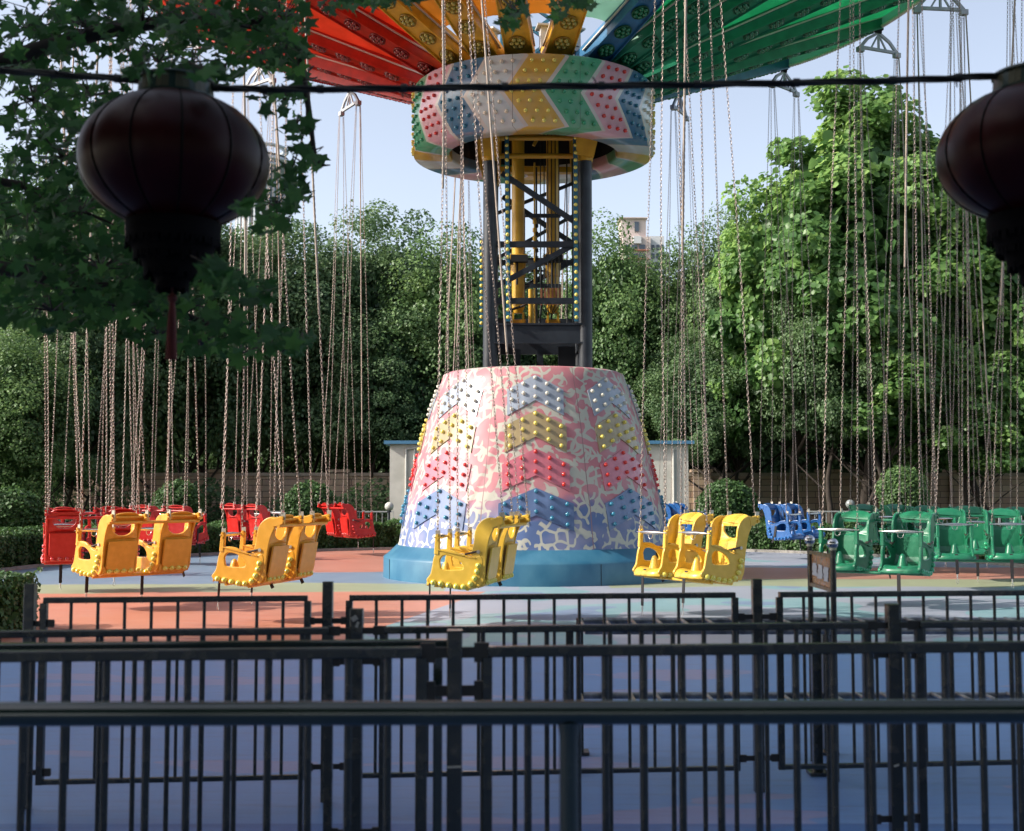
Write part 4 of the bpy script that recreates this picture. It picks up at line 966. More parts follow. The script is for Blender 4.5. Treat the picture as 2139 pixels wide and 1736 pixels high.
M_white = mat('off_white_render', (.62, .60, .55), .85, c2=(.50, .49, .44), scale=2.5, bump=.1)
sd_ = empty('shed', ((sx0 + sx1) / 2, 37.5, 0), 0, label='low white shed with a blue flat roof edge behind the cone base', cat='shed')
hw = (sx1 - sx0) / 2
b = MB(); b.box((0, 0, sh / 2), (2 * hw, 3, sh)); b.build('wall', M_white, sd_)
b = MB(); b.box((0, 0, sh + .055), (2 * hw + .34, 3.3, .10)); b.build('roof', mat('blue_roof_edge', (.07, .20, .34), .5), sd_)
b = MB()
for x in (-hw + .75, -hw + .5, hw - .45): b.tube([(x, -1.53, 0), (x, -1.53, sh - .15)], .035, 8)
b.tube([(-hw + .5, -1.53, sh - .15), (-hw + 1.1, -1.54, sh - .10)], .03, 6)
b.tube([(-hw + .8, -1.54, sh - .1), (-hw + 1.0, -1.55, sh - .75), (-hw + 1.35, -1.55, sh - .7), (-hw + 1.6, -1.55, sh - .1)], .012, 5)
b.build('drainpipe', mat('grey_white_pipe', (.50, .50, .47), .5), sd_)
b = MB()
for i in range(2): b.box((-hw + 1.9 + i * .02, -1.52, .9), (.7, .05, 1.8))
b.build('door', mat('pale_door', (.48, .50, .50), .5), sd_)
def railing(x0, x1, Z, label):
    a, c = W(x0, 1080, Z), W(x1, 1080, Z)
    t = empty('low_railing', ((a.x + c.x) / 2, Z, 0), 0, label=label, cat='railing', group='low lawn railings')
    h = (c.x - a.x) / 2; M_ = mat('pale_railing_paint', (.42, .44, .44), .5)
    b = MB()
    for z in (.42, .90): b.bar((-h, 0, z), (h, 0, z), .035, .035)
    k = int(2 * h / .16)
    for i in range(k + 1): b.bar((-h + 2 * h * i / k, 0, .1), (-h + 2 * h * i / k, 0, .90), .016, .016)
    b.build('rails', M_, t)
    for i in range(int(2 * h / 1.8) + 1):
        b = MB(); b.bar((-h + 1.8 * i, .02, 0), (-h + 1.8 * i, .02, .98), .05, .05); b.build('post', M_, t)
railing(560, 822, 33.5, 'low pale metal railing on the lawn left of the white shed')
railing(1690, 2230, 33.8, 'low pale metal railing behind the green swings at right')
railing(100, 300, 33.0, 'low pale metal railing on the lawn behind the red swings at far left')
for xp, yp, Z, lab in ((813, 1058, 33.2, 'white globe lamp on a short post at the left corner of the shed'), (1776, 1053, 32.8, 'grey globe lamp on a short post in front of the stone wall')):
    c = W(xp, yp, Z); t = empty('globe_lamp', (c.x, Z, 0), 0, label=lab, cat='garden lamp')
    b = MB(); b.ball((0, 0, c.z), .125, 18, 12); b.build('globe', mat('opal_globe' if xp < 1000 else 'grey_globe', (.5, .5, .47) if xp < 1000 else (.22, .24, .24), .3), t)
    b = MB(); b.tube([(0, 0, 0), (0, 0, c.z - .1)], .03, 8); b.tube([(0, 0, c.z - .16), (0, 0, c.z - .1)], .06, 10); b.build('post', M_steel, t)
# ------------------------------------------------------------------ background trees
G1 = 'trees along the stone wall'
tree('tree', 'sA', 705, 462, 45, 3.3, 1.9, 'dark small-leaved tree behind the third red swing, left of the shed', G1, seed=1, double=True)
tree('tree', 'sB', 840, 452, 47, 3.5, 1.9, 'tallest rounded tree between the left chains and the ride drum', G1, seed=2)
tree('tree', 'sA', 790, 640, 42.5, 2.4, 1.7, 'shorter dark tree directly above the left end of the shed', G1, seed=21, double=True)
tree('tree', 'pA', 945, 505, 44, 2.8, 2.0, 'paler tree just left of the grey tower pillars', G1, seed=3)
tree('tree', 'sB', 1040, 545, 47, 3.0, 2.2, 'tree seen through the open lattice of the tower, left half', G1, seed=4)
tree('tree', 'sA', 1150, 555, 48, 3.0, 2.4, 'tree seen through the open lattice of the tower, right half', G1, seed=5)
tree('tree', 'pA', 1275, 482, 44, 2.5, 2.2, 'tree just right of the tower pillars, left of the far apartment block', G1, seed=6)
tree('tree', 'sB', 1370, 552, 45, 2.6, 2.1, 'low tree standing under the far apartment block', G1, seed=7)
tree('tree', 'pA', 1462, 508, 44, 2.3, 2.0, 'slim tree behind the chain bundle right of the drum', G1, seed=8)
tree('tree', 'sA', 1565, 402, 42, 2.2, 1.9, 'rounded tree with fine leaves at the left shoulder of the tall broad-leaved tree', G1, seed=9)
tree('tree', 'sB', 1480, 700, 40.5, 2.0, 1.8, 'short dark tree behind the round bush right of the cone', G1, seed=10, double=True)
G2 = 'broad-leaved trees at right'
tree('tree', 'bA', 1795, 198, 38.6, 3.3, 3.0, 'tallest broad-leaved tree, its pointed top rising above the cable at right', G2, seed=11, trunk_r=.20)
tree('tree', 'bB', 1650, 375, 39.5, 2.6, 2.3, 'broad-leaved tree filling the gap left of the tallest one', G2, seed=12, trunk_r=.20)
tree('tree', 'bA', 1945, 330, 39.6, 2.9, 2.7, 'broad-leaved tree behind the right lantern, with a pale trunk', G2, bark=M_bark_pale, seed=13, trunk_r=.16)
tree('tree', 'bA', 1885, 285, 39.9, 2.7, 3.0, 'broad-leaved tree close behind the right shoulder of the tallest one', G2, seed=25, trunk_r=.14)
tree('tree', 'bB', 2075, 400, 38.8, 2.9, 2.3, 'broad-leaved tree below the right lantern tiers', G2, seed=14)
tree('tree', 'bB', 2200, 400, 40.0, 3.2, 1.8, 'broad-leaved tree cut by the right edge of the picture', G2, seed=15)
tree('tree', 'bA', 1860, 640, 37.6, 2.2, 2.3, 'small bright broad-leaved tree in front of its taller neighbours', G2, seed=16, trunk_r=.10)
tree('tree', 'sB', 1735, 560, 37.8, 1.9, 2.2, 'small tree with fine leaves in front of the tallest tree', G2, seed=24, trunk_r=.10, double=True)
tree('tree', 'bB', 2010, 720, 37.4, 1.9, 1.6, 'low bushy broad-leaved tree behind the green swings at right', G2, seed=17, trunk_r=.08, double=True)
G3 = 'shaded trees at left'
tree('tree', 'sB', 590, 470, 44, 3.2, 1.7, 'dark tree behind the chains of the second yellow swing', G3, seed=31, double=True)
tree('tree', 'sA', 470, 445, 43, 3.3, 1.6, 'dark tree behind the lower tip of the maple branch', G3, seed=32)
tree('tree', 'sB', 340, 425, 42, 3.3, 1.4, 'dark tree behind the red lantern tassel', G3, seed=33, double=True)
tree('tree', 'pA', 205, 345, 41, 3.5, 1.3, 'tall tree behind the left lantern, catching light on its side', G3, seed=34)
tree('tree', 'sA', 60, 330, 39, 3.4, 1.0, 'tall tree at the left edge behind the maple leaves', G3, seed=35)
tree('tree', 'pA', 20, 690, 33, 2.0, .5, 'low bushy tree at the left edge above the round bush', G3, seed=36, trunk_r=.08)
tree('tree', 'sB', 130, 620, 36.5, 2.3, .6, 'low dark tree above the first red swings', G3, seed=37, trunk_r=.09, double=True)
G4 = 'second row of trees behind the wall'
k = 0
for xp, ty, kd in ((-60, 420, 'sA'), (110, 470, 'sB'), (280, 500, 'sA'), (430, 510, 'sB'), (560, 540, 'sA'), (680, 560, 'sB'), (800, 570, 'sA'), (930, 600, 'sB'), (1060, 640, 'sA'), (1190, 640, 'sB'), (1310, 640, 'sA'), (1430, 620, 'sB'), (1560, 560, 'sA'), (1690, 540, 'sB'), (1830, 560, 'sA'), (1960, 560, 'sB'), (2090, 560, 'sA'), (2210, 540, 'sB')):
    k += 1
    tree('tree', kd, xp, ty, 54, 4.6, .0, 'dark tree in the second row behind the stone wall, showing only through gaps', G4, seed=50 + k)
# ------------------------------------------------------------------ far buildings
def building():
    Z = 400; c = W(1340, 560, Z); x = lambda p: W(p, 560, Z).x - c.x; z = lambda y: W(1340, y, Z).z
    t = empty('apartment_block', (c.x, Z, 0), 0, label='pinkish apartment block with a tall stair tower, far behind the trees', cat='building')
    Mp = mat('pink_render', (.52, .43, .41), .9, c2=(.58, .49, .46), scale=.05); Mw = mat('white_render', (.55, .56, .58), .9); Mg = mat('window_glass', (.06, .08, .11), .1); Mr = mat('terracotta_band', (.38, .17, .12), .9)
    def bx(x0, x1, y0, y1, name, m, d=10, dy=0.0):
        b = MB(); b.box(((x(x0) + x(x1)) / 2, dy + d / 2, (z(y0) + z(y1)) / 2), (x(x1) - x(x0), d, abs(z(y0) - z(y1)))); return b.build(name, m, t)
    bx(1298, 1350, 456, 502, 'stair_tower', Mp); bx(1294, 1353, 455, 457, 'roof_slab', Mp, 12, -1); bx(1300, 1358, 497, 760, 'wall', Mp, 14, -2)
    bx(1322, 1338, 497, 512, 'wall', Mw, 1, -3); bx(1358, 1388, 493, 760, 'wall', Mw, 12, 0)
    bx(1326, 1335, 464, 484, 'window', Mg, .6, -.5)
    for f in range(5):
        y = 514 + f * 18
        for (a, w) in ((1306, 7), (1318, 12), (1334, 12)):
            bx(a, a + w, y, y + 9, 'window', Mg, .6, -2.5)
        bx(1303, 1354, y + 11, y + 13, 'balcony_band', Mr, 1.4, -3.2)
        for a in (1361, 1371, 1380): bx(a, a + 6, y - 2, y + 8, 'window', Mg, .6, -.5)
building()
Z = 150; c = W(545, 330, Z); t = empty('glass_tower', (c.x, Z, 0), 0, label='pale grey round tower top with open rings, between left lantern and drum', cat='building')
zz = lambda y: W(560, y, Z).z; pr = lambda p: (W(p, 330, Z).x - c.x)
M_pg = mat('pale_steel', (.42, .46, .50), .5); M_gl = mat('pale_glass', (.30, .37, .42), .15)
b = MB(); b.lathe([(pr(586), 0), (pr(586), zz(352))], 28); b.build('wall', M_gl, t)
b = MB()
for (rr, y, th) in ((pr(602), 312, .3), (pr(602), 336, .3), (pr(620), 344, .35), (pr(620), 356, .35)): b.lathe([(rr - .7, zz(y)), (rr, zz(y)), (rr, zz(y) - th), (rr - .7, zz(y) - th), (rr - .7, zz(y))], 36)
b.lathe([(.01, zz(312)), (pr(602), zz(332))], 36)
b.build('roof_ring', M_pg, t)
b = MB()
for i in range(24):
    a = R(15 * i); r0 = pr(592); b.tube([(math.sin(a) * r0, math.cos(a) * r0, 8), (math.sin(a) * r0, math.cos(a) * r0, zz(340))], .22, 6)
b.build('columns', M_pg, t)
# ------------------------------------------------------------------ fences
M_fence = mat('worn_black_green_paint', (.007, .012, .012), .22, c2=(.055, .052, .040), scale=19, bump=.12, mixlo=.50, mixhi=.78, spec=.7, detail=8)
M_rail = mat('green_black_gloss_paint', (.012, .024, .021), .16, c2=(.020, .032, .026), scale=9, bump=.02, spec=.9)
M_hinge = mat('black_latch_plate', (.008, .009, .010), .4)
def fence(label, y_at, posts, panels, spacing, off, z_top=.955, zb=.115, post_h=1.07, brackets=(.86, .26), thick=.042, bw=.020, rail_h=.026, plate_=.035):
    """y_at(x): depth of the fence line at world x; posts: world x; panels: (x0, x1)"""
    xm = sum(posts) / len(posts) if posts else 0
    t = empty('metal_fence', (xm, y_at(xm), 0), 0, label=label, cat='fence', group='black railing fences of the queue')
    sl = y_at(1) - y_at(0); P = lambda x, z, dy=0: Vector((x - xm, y_at(x) - y_at(xm) + dy, z))
    for x in posts:
        b = MB(); b.bar(P(x, 0), P(x, post_h), thick + .006, thick + .006, bev=.004); b.build('post', M_fence, t)
        for z in [z for z in brackets if z > 0]:
            for sg in [q for q in (-1, 1) if any(abs(e - (x + q * .10)) < .06 for pn in panels for e in pn[:2])]:
                b = MB(); b.bar(P(x + sg * .022, z), P(x + sg * .112, z), .008, .024 if plate_ < .05 else .034); b.box(P(x + sg * .086, z), (.048, .012, plate_))
                b.build('bracket', M_hinge, t)
    bal = None
    for (x0, x1, xf) in panels:
        b = MB(); b.bar(P(x0, z_top), P(x1, z_top), .038, rail_h, bev=.004); b.bar(P(x0, zb), P(x1, zb), .028, .022, bev=.003)
        for x in (x0, x1): b.bar(P(x, zb - .011), P(x, z_top - rail_h / 2), .032, .032, bev=.003)
        pan = b.build('fence_panel', M_fence, t)
        x = xf - spacing * int((xf - x0 - .03) / spacing)
        while x < x1 - .04:
            if bal is None:
                q = MB(); q.tube([(0, 0, zb + .006), (0, 0, z_top - rail_h / 2 + .006)], bw / 2, 8, caps=False); o = q.build('baluster', M_fence); bal = o.data; bpy.data.objects.remove(o)
            o = link('baluster', bal, pan); o.location = P(x, 0); x += spacing
    return t
def X_at(xp, Z): return (xp - 1069.5) / F * Z / (math.cos(TILT)) * 1.0
def lineZ(za, xa, zb_, xb):
    Xa, Xb = W(xa, 1300, za).x, W(xb, 1300, zb_).x; return lambda x: za + (zb_ - za) * (x - Xa) / (Xb - Xa)
def xw(xp, fn):
    Z = fn(0)
    for _ in range(6): Z = fn(W(xp, 1350, Z).x)
    return W(xp, 1350, Z).x
f4 = lineZ(5.60, 59, 6.02, 2139)
fence('farthest black fence, nearest the painted plaza, with three long panels', f4, [xw(61, f4), xw(684, f4), xw(1582, f4)],
      [(xw(90, f4), xw(642, f4), xw(314.7, f4)), (xw(729, f4), xw(1536, f4), xw(1052.5, f4)), (xw(1629, f4), xw(2260, f4), xw(1680, f4))], .1222, .09, z_top=.952, post_h=1.03, brackets=(.845, .16), bw=.0165)
f3 = lineZ(4.41, 0, 4.76, 2139)
F3_ = fence('middle black fence, its worn top rail just in front of the farthest one', f3, [xw(745, f3), xw(1865, f3)],
      [(xw(-90, f3), xw(688, f3), xw(282, f3)), (xw(802, f3), xw(1810, f3), xw(1340, f3)), (xw(1920, f3), xw(2290, f3), xw(1987, f3))], .1220, .10, z_top=.937, post_h=1.018, bw=.0195, brackets=(.936, .822, .19))
f2 = lineZ(3.74, 0, 3.98, 2139)
F2_ = fence('nearer black fence with a square post and latch plates left of centre', f2, [xw(950, f2)],
      [(xw(-160, f2), xw(882, f2), xw(393.5, f2)), (xw(1018, f2), xw(2300, f2), xw(1264, f2))], .1250, .07, z_top=.948, post_h=1.018, brackets=(.946, .825), bw=.025, rail_h=.034, plate_=.062)
def paint_marks(t, fn, xm, marks):
    for (xp, z, w, h, tilt) in marks:
        x = xw(xp, fn); y = fn(x) - fn(xm) - .0275
        b = MB(); b.bar((x - xm - w / 2, y, z - tilt / 2), (x - xm + w / 2, y, z + tilt / 2), .002, h); b.build('paint_mark', mat('chalky_paint_mark', (.30, .31, .30), .8), t)
paint_marks(F2_, f2, F2_.location.x, ((950, .592, .046, .006, .002),))
paint_marks(F3_, f3, F3_.location.x, ((742, .985, .018, .018, .012), (748, .962, .010, .022, -.004), (1863, .40, .02, .008, .006)))
b = MB(); f2b = lambda x: f2(x) + .16
a, c = xw(-200, f2b), xw(934, f2b)
t = empty('handrail', (a, f2b(a), 0), 0, label='single dark flat rail lying just behind and above the nearer fence at left', cat='handrail')
b = MB(); b.bar((0, 0, .953), (c - a, f2b(c) - f2b(a), .953), .045, .031, bev=.004); b.build('rail', M_rail, t)
for x in (.02, c - a - .03):
    b = MB(); b.bar((x, f2b(a + x) - f2b(a), 0), (x, f2b(a + x) - f2b(a), .944), .03, .03); b.build('upright', M_rail, t)
t = empty('handrail', (.27, 2.76, 0), 0, label='thick round dark green handrail nearest the viewer, on one round post', cat='handrail')
b = MB(); b.tube([(-3.2, -.03, .952), (0, 0, .955), (3.2, .03, .961)], .0275, 24); b.build('rail', M_rail, t)
xr = W(1188, 1520, 2.76).x - .27
b = MB(); b.tube([(xr, 0, 0), (xr, 0, .90), (xr, 0, .934)], [.0215, .0215, .026], 20); b.build('post', M_rail, t)
b = MB(); b.tube([(xr - 2.4, -.02, 0), (xr - 2.4, -.02, .93)], .0215, 20); b.build('post', M_rail, t)
b = MB(); b.tube([(xr + 2.4, .02, 0), (xr + 2.4, .02, .93)], .0215, 20); b.build('post', M_rail, t)
# two-tier barrier of slanting rods behind the farthest fence
t = empty('queue_barrier', (2.0, 6.5, 0), 0, label='two-tier barrier of round cross rods lying behind the farthest fence at right', cat='barrier')
for nm, z in (('rod_tier', .735), ('rod_tier', .32)):
    b = MB(); x0_, x1_ = -1.62, 2.6
    for dy in (-.24, .24): b.tube([(x0_, dy, z), (x1_, dy, z)], .019, 10)
    k = 30
    for i in range(k + 1):
        x = x0_ + (x1_ - x0_) * i / k; b.tube([(x, -.24, z + .012), (x, .24, z + .012)], .011, 8)
    b.build(nm, mat('worn_steel_rod', (.09, .095, .10), .28, metal=.7, c2=(.34, .34, .35), scale=14), t)
for (xp, y0, r) in ((1190, -.24, .02), (1211, .24, .02), (1705, -.24, .024), (1727, .24, .024)):
    x = W(xp, 1400, 6.5 + y0).x - 2.0
    b = MB(); b.bar((x, y0 * 1.0, 0), (x, y0 * 1.0, .75), r * 2, r * 2, bev=.004); b.box((x, y0, .008), (.10, .10, .016)); b.build('post', M_fence, t)
# sign with two metal balls
pL, pR_ = W(1693, 1238, 6.55), W(1741, 1238, 6.10)
t = empty('framed_sign', ((pL.x + pR_.x) / 2, (pL.y + pR_.y) / 2, 0), 0, label='narrow framed sign with three ragged pale patches and a metal ball on each post', cat='sign')
o = Vector(((pL.x + pR_.x) / 2, (pL.y + pR_.y) / 2, 0)); A = Vector((pL.x, pL.y, 0)) - o; B = Vector((pR_.x, pR_.y, 0)) - o
zt = W(1741, 1150, 6.10).z; zbm = W(1741, 1238, 6.1).z
for q in (A, B):
    b = MB(); b.tube([q, q + Vector((0, 0, zt + .012))], .015, 12); b.build('post', M_fence, t)
    b = MB(); b.ball(q + Vector((0, 0, zt + .035)), .028, 18, 12); b.tube([q + Vector((0, 0, zt + .002)), q + Vector((0, 0, zt + .016))], .02, 12); b.build('ball_finial', mat('ball_chrome', (.5, .5, .52), .12, metal=1.0), t)
d = (B - A).normalized(); nn = Vector((d.y, -d.x, 0))
a1 = A + d * .02; b1 = B - d * .02
b = MB()
for z in (zt - .03, zbm + .01): b.bar(a1 + Vector((0, 0, z)), b1 + Vector((0, 0, z)), .02, .018)
b.bar(a1 + Vector((0, 0, zbm)), a1 + Vector((0, 0, zt - .02)), .02, .02); b.bar(b1 + Vector((0, 0, zbm)), b1 + Vector((0, 0, zt - .02)), .02, .02)
b.build('frame', M_fence, t)
b = MB(); L = (b1 - a1).length
vs = [a1 + Vector((0, 0, zbm + .01)), b1 + Vector((0, 0, zbm + .01)), b1 + Vector((0, 0, zt - .03)), a1 + Vector((0, 0, zt - .03))]
b.add([v + nn * .002 for v in vs] + [v - nn * .004 for v in vs], [(0, 1, 2, 3), (7, 6, 5, 4)], 0)
rnd2 = random.Random(5); hh = zt - zbm - .04
for i in range(3):
    cxp = .22 + .27 * i; w_ = .085; z0_ = (.30 - .04 * i) * hh; z1_ = (.70 - .03 * i) * hh; ptsL = []; ptsR = []
    for k in range(9):
        z = zbm + .01 + z0_ + (z1_ - z0_) * k / 8; ptsL.append(a1 + d * L * (cxp - w_ - rnd2.uniform(0, .05)) + Vector((0, 0, z + rnd2.uniform(-.004, .004))) + nn * .005); ptsR.append(a1 + d * L * (cxp + w_ + rnd2.uniform(0, .05)) + Vector((0, 0, z)) + nn * .005)
    b.add(ptsL + ptsR, [(k, k + 1, 9 + k + 1, 9 + k) for k in range(8)], 1)  # pale grey patches with ragged sides
b.build('sign_board', [mat('copper_glossy_board', (.38, .20, .11), .12, metal=.7, c2=(.30, .22, .17), scale=22, bump=.35), mat('pale_grey_patch', (.42, .45, .50), .5)], t)
# ------------------------------------------------------------------ cable and lanterns
Zc = 3.75
pts = [W(x, y, Zc + dz) for x, y, dz in ((-900, 95, .5), (-300, 128, .2), (0, 147, .05), (270, 166, 0), (470, 184, 0), (700, 186, 0), (1100, 181, 0), (1500, 176, 0), (1900, 167, 0), (2139, 154, 0), (2500, 130, .1), (3200, 70, .4))]
pc = [Vector(p) for p in catmull([tuple(p) for p in pts], 8, closed=False)]
b = MB()
for s_i in range(3):
    q = []
    for i, p in enumerate(pc): a = i * .55 + s_i * 2.1; q.append(p + Vector((0, math.cos(a) * .007, math.sin(a) * .007)))
    b.tube(q, .0058, 7)
for i in range(3, len(pc) - 3, 4):
    p, e_ = pc[i], pc[i + 1]; dd = (e_ - p).normalized(); b.tube([p, p + dd * .02], .0145, 9)
    if i % 8 == 3: b.tube([p, p + Vector((rnd.uniform(-.02, .02), 0, -.03 if i % 3 else .03))], .0025, 5)
tag(b.build('overhead_cable', M_cable), 'thick black taped cable stretched across the picture above both lanterns', 'cable')
M_lant = mat('dark_red_lacquer', (.030, .0015, .0025), .40, c2=(.014, .0008, .0015), scale=3, spec=.14)
M_lrib = mat('lantern_rib', (.002, .0006, .0008), .6, spec=.1); M_lgold = mat('dull_gold_pleats', (.05, .05, .025), .5)
M_lgreen = mat('green_pleats', (.008, .03, .026), .35); M_lfr = mat('black_fringe', (.003, .0025, .004), .9, spec=.1); M_tas = mat('red_tassel', (.10, .006, .006), .8, c2=(.04, .003, .003), scale=40, stretch=(1, 1, .1))
def lantern(xp, yp, label, cat='lantern'):
    c = W(xp, yp, Zc); t = empty('lantern', c, 0.35 if xp < 1000 else .1, label=label, cat=cat, group='red lanterns hanging from the cable')
    b = MB(); rx, rz, n = .300, .208, 96
    prof = []
    for i in range(25):
        a = math.pi * (.115 + .77 * i / 24); prof.append((rx * math.sin(a), rz * math.cos(a) * 1.06))
    b.lathe(prof, n)
    vs = []
    for k_, v in enumerate(b.v):
        j = k_ % n; g = abs(((j % 8) - 4) / 4.0); f = 1 - .022 * g ** 3; vs.append((v[0] * f, v[1] * f, v[2]))
    b.v = vs; b.build('body', M_lant, t)
    b = MB()
    for j in range(12):
        a = 2 * math.pi * (j * 8) / n; b.tube([(math.sin(a) * r * .985, math.cos(a) * r * .985, z) for r, z in prof[::2]], .0035, 5)
    b.build('ribs', M_lrib, t)
    b = MB(); zt_ = prof[0][1]; r0 = prof[0][0]
    for k_ in range(36):
        a = R(10 * k_); p0 = Vector((math.sin(a) * (r0 + .012), math.cos(a) * (r0 + .012), zt_ - .01)); p1 = Vector((math.sin(a) * (r0 + .006), math.cos(a) * (r0 + .006), zt_ + .052)); b.bar(p0, p1, .020, .006, k_ % 3 % 2, up=Vector((math.sin(a), math.cos(a), 0)))
    b.lathe([(r0 + .022, zt_ - .012), (r0 + .022, zt_ + .0)], 36, mi=1); b.lathe([(r0 + .016, zt_ + .05), (r0 + .016, zt_ + .058), (.002, zt_ + .062)], 36, mi=1)
    b.build('top_collar', [M_lgold, M_lgreen], t)
    b = MB(); zb_ = prof[-1][1]
    for (ra, z0, z1, rb) in ((.150, zb_ + .01, zb_ - .055, .146), (.138, zb_ - .045, zb_ - .10, .120), (.105, zb_ - .09, zb_ - .15, .088), (.066, zb_ - .14, zb_ - .19, .05)):
        b.lathe([(ra - .03, z0), (ra, z0 - .004), (rb, z1)], 40)
        for k_ in range(60):
            a = R(6 * k_ + rnd.uniform(-2, 2)); L_ = rnd.uniform(.01, .028); b.bar((math.sin(a) * rb, math.cos(a) * rb, z1 + .005), (math.sin(a) * rb * 1.01, math.cos(a) * rb * 1.01, z1 - L_), .010, .004, up=Vector((math.sin(a), math.cos(a), 0)))
    b.lathe([(.05, zb_ - .18), (.001, zb_ - .20)], 20); b.build('fringe_tiers', M_lfr, t)
    b = MB(); z0 = zb_ - .19
    b.tube([(0, 0, z0), (0, 0, z0 - .03)], .004, 5); b.ball((0, 0, z0 - .045), .016, 10, 8)
    b.tube([(0, 0, z0 - .055), (.001, 0, z0 - .09), (.002, 0, z0 - .23)], [.008, .012, .015], 10)
    for k_ in range(16): a = R(22.5 * k_); b.tube([(math.cos(a) * .010, math.sin(a) * .010, z0 - .09), (math.cos(a) * .0155, math.sin(a) * .0155, z0 - .235 - rnd.random() * .012)], .0028, 4)
    b.build('tassel', M_tas, t)
    b = MB(); b.tube([(0, 0, zt_ + .055), (0, 0, W(xp, 180, Zc).z - c.z)], .004, 6); b.tube([(-.05, 0, zt_ + .06), (0, 0, zt_ + .13), (.05, 0, zt_ + .06)], .003, 5); b.build('hanging_wire', M_cable, t)
lantern(365, 338, 'large dark red lantern hanging at left in front of the maple leaves')
lantern(2160, 322, 'dark red lantern cut by the right edge of the picture')
# ------------------------------------------------------------------ overhanging maple
mt = empty('maple_tree', (-4.2, 4.6, 0), 0, label='dark maple whose leafy branches hang over the upper left corner', cat='tree')
mo = Vector((-4.2, 4.6, 0))
rg = np.random.default_rng(77); LP, LS, LN, TW = [], [], [], []
def cl(x, y, rx, ry, n, z0=4.6, z1=6.2, size=.108):
    tw0 = len(LP)
    for _ in range(int(n * 1.6)):
        a = rg.uniform(0, 6.28); r = math.sqrt(rg.random()); Z = rg.uniform(z0, z1)
        p = W(x + math.cos(a) * r * rx, y + math.sin(a) * r * ry, Z) - mo; LP.append(tuple(p)); LS.append(size * rg.uniform(.6, 1.25))
        LN.append((rg.normal() * .6, -.75 + rg.normal() * .5, .55 + rg.normal() * .45))
    c0 = W(x, y, (z0 + z1) / 2) - mo
    for q_ in LP[tw0::6]:
        q_ = Vector(q_)
        if (q_ - c0).length < 1.2: m_ = (c0 + q_) / 2 + Vector((rg.normal() * .04, rg.normal() * .04, .04)); TW.append([c0, m_, q_])
# (x, y, rx, ry, count)
for q in ((60, 60, 110, 90, 55), (180, 60, 110, 80, 50), (300, 50, 110, 70, 55), (420, 45, 100, 60, 60), (520, 55, 90, 70, 70), (590, 40, 60, 60, 45),
          (70, 210, 100, 80, 45), (190, 200, 80, 60, 38), (130, 330, 120, 80, 75), (60, 440, 90, 90, 75), (170, 440, 90, 80, 70), (230, 300, 60, 80, 40),
          (80, 560, 110, 70, 85), (210, 560, 110, 70, 90), (330, 590, 90, 50, 60), (110, 650, 120, 45, 60), (250, 640, 110, 50, 65), (380, 660, 90, 40, 45),
          (400, 130, 60, 45, 18), (330, 130, 60, 40, 16), (540, 120, 60, 40, 28), (600, 110, 45, 40, 26), (470, 150, 40, 30, 9),
          (625, 170, 22, 35, 8), (600, 210, 40, 30, 10), (560, 215, 40, 25, 7), (615, 265, 40, 30, 13), (640, 320, 40, 18, 8), (600, 370, 35, 35, 15), (640, 345, 45, 8, 5), (575, 430, 45, 40, 22), (620, 410, 25, 25, 8), (570, 470, 35, 20, 9),
          (480, 600, 60, 30, 24), (540, 610, 40, 25, 20), (450, 570, 35, 25, 12), (470, 690, 60, 35, 28), (560, 700, 60, 22, 24), (620, 712, 35, 12, 10), (500, 740, 45, 15, 9), (420, 720, 60, 18, 16), (330, 700, 70, 20, 20), (590, 735, 35, 12, 6),
          (760, 4, 50, 14, 14), (700, 10, 40, 12, 8), (1075, 20, 30, 14, 10), (1062, 45, 20, 16, 8), (1200, 8, 45, 12, 12), (1165, 30, 20, 10, 4), (820, -5, 60, 12, 12)):
    cl(*q)
for q in ((452, 568, 26, 30, 12), (300, 150, 40, 10, 6), (430, 150, 50, 12, 7), (510, 430, 14, 30, 5)): cl(*q, 3.25, 3.6, .10)
for q in ((150, 600, 170, 90, 110), (100, 300, 130, 200, 120), (250, 60, 260, 70, 110)): cl(*q, 6.2, 7.4, .12)
# the part of the crown above and left of the picture
for _ in range(2600):
    LP.append((rg.uniform(-3.4, 4.2) + 4.2 - 3.0, rg.uniform(-2.6, 2.8), rg.uniform(3.75, 5.6) + .0)); LS.append(.13 * rg.uniform(.6, 1.3)); LN.append((rg.normal() * .5, rg.normal() * .5, 1))
LP_ = []
for p, s, n_ in zip(LP, LS, LN):
    w = Vector(p) + mo; x, y, f = px(w)
    LP_.append((p, s, n_, (w.z > 3.7 and f > 0 and -30 < x < 2170 and y > -60 and len(LP_) >= 0)))
keep = [i for i, q in enumerate(LP_) if i < len(LP) - 2600 or not q[3]]
P_ = np.array([LP[i] for i in keep]); N_ = np.array([LN[i] for i in keep]); S_ = np.array([LS[i] for i in keep])
V, Fa, T = leaves(P_, N_, S_, MAPLE, rg, rg.random(len(P_)) ** 1.5)
link('crown', np_mesh('crown', V, Fa, M_maple, T), mt)
b = MB(); b.tube([(0, 0, -.1), (.05, .05, 1.4), (0, .1, 2.6), (.2, .1, 4.6), (.3, .2, 6)], [.17, .14, .12, .08, .03], 12); b.build('trunk', M_bark, mt)
b = MB()
for q_ in TW: b.tube(q_, [.005, .003, .0015], 4, caps=False)
tag(b.build('twigs', M_bark, mt), kind='stuff')
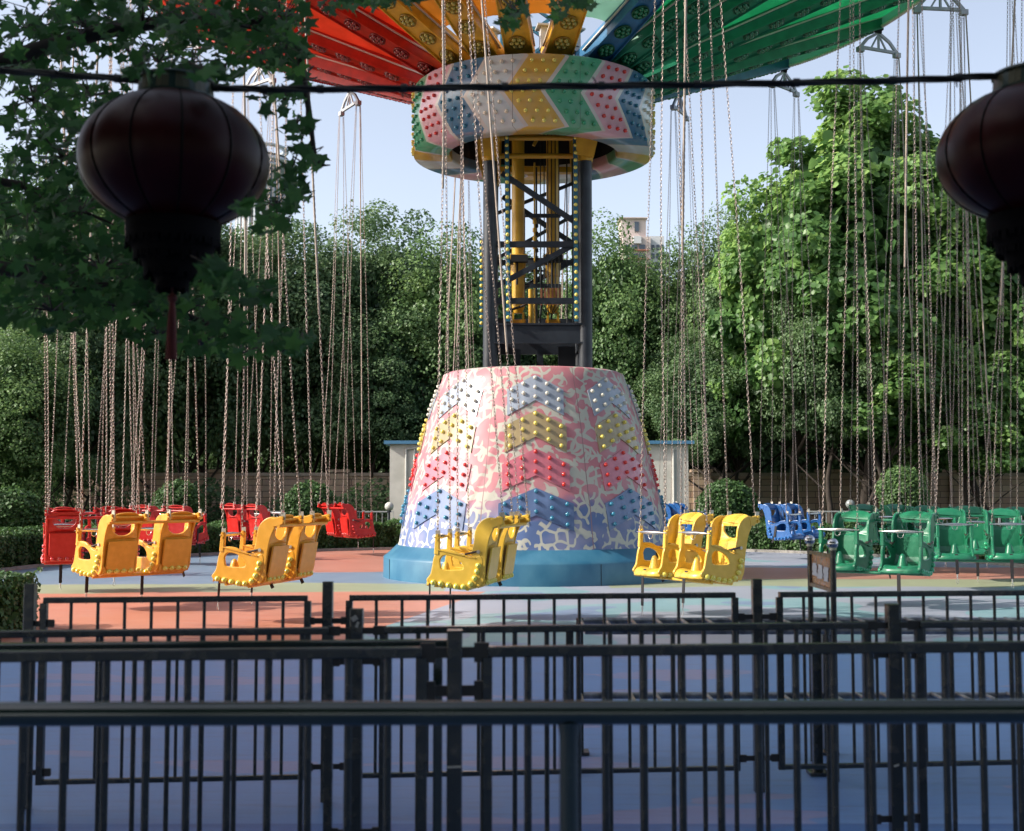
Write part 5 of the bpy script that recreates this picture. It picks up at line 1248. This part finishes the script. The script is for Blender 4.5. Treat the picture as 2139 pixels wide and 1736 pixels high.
def branch(pp, r0, r1):
    b = MB(); q = [Vector((0.1, .1, pp[0][3] if len(pp[0]) > 3 else 2.8))] if False else []
    w = [W(x, y, Z) - mo for (x, y, Z) in pp]; w = [Vector(v) for v in catmull([tuple(v) for v in w], 4, closed=False)]
    b.tube(w, [r0 + (r1 - r0) * i / (len(w) - 1) for i in range(len(w))], 6); b.build('branch', M_bark, mt)
branch([(-950, 620, 4.7), (-300, 560, 4.9), (0, 560, 5.1), (150, 600, 5.3), (330, 640, 5.4), (480, 690, 5.4), (640, 712, 5.4)], .05, .004)
branch([(150, 600, 5.3), (300, 590, 5.5), (430, 590, 5.6), (560, 600, 5.6)], .015, .003)
branch([(-950, 500, 4.7), (-300, 250, 5.0), (0, 130, 5.2), (250, 60, 5.4), (450, 40, 5.4), (600, 60, 5.3), (640, 200, 5.3), (660, 330, 5.3), (690, 345, 5.3)], .05, .003)
branch([(240, 60, 5.4), (270, 110, 5.3), (295, 180, 5.3), (320, 280, 5.3)], .012, .003)
branch([(-950, 560, 4.7), (-300, 400, 5.2), (0, 380, 5.5), (120, 420, 5.6), (240, 470, 5.6)], .04, .004)
branch([(480, 45, 5.4), (600, 90, 5.5), (625, 150, 5.4), (640, 250, 5.4), (600, 380, 5.4), (565, 470, 5.4)], .008, .002)
branch([(-950, 420, 4.7), (-300, -200, 4.9), (300, -160, 5.2), (800, -60, 5.3), (1080, -20, 5.3), (1062, 50, 5.3)], .04, .003)
# ------------------------------------------------------------------ big trees beside the queue, out of view: the left ones shade the foreground
G5 = 'big shade trees beside the queue'
for i, (x, y, w, zlow, top) in enumerate(((-3.5, -9.0, 5, 2.4, 15), (5.5, -9.5, 5, 2.4, 15), (13, -7, 4.5, 2.5, 13), (-14.5, 4.9, 4.5, 2.2, 17.5), (-14.0, -2.5, 4.6, 2.2, 18), (-19.5, 1.2, 5, 2.5, 20), (-12.5, -9.5, 4.6, 2, 17))):  # those behind the camera are unseen and added to darken reflections
    t = empty('tree', (x, y, 0), 0, label='tall dense shade tree beside the queue, unseen, outside the left or near side of the picture', cat='tree', group=G5)
    c_ = link('crown', CR['far'], t); h = top - zlow; c_.location = (0, 0, zlow + h / 2); c_.scale = (w / 5, w / 5, h / 16); c_.rotation_euler = (0, 0, i * 1.3)
    trunk_mesh(zlow + 2, .3, 90 + i).build('trunk', M_bark, t)
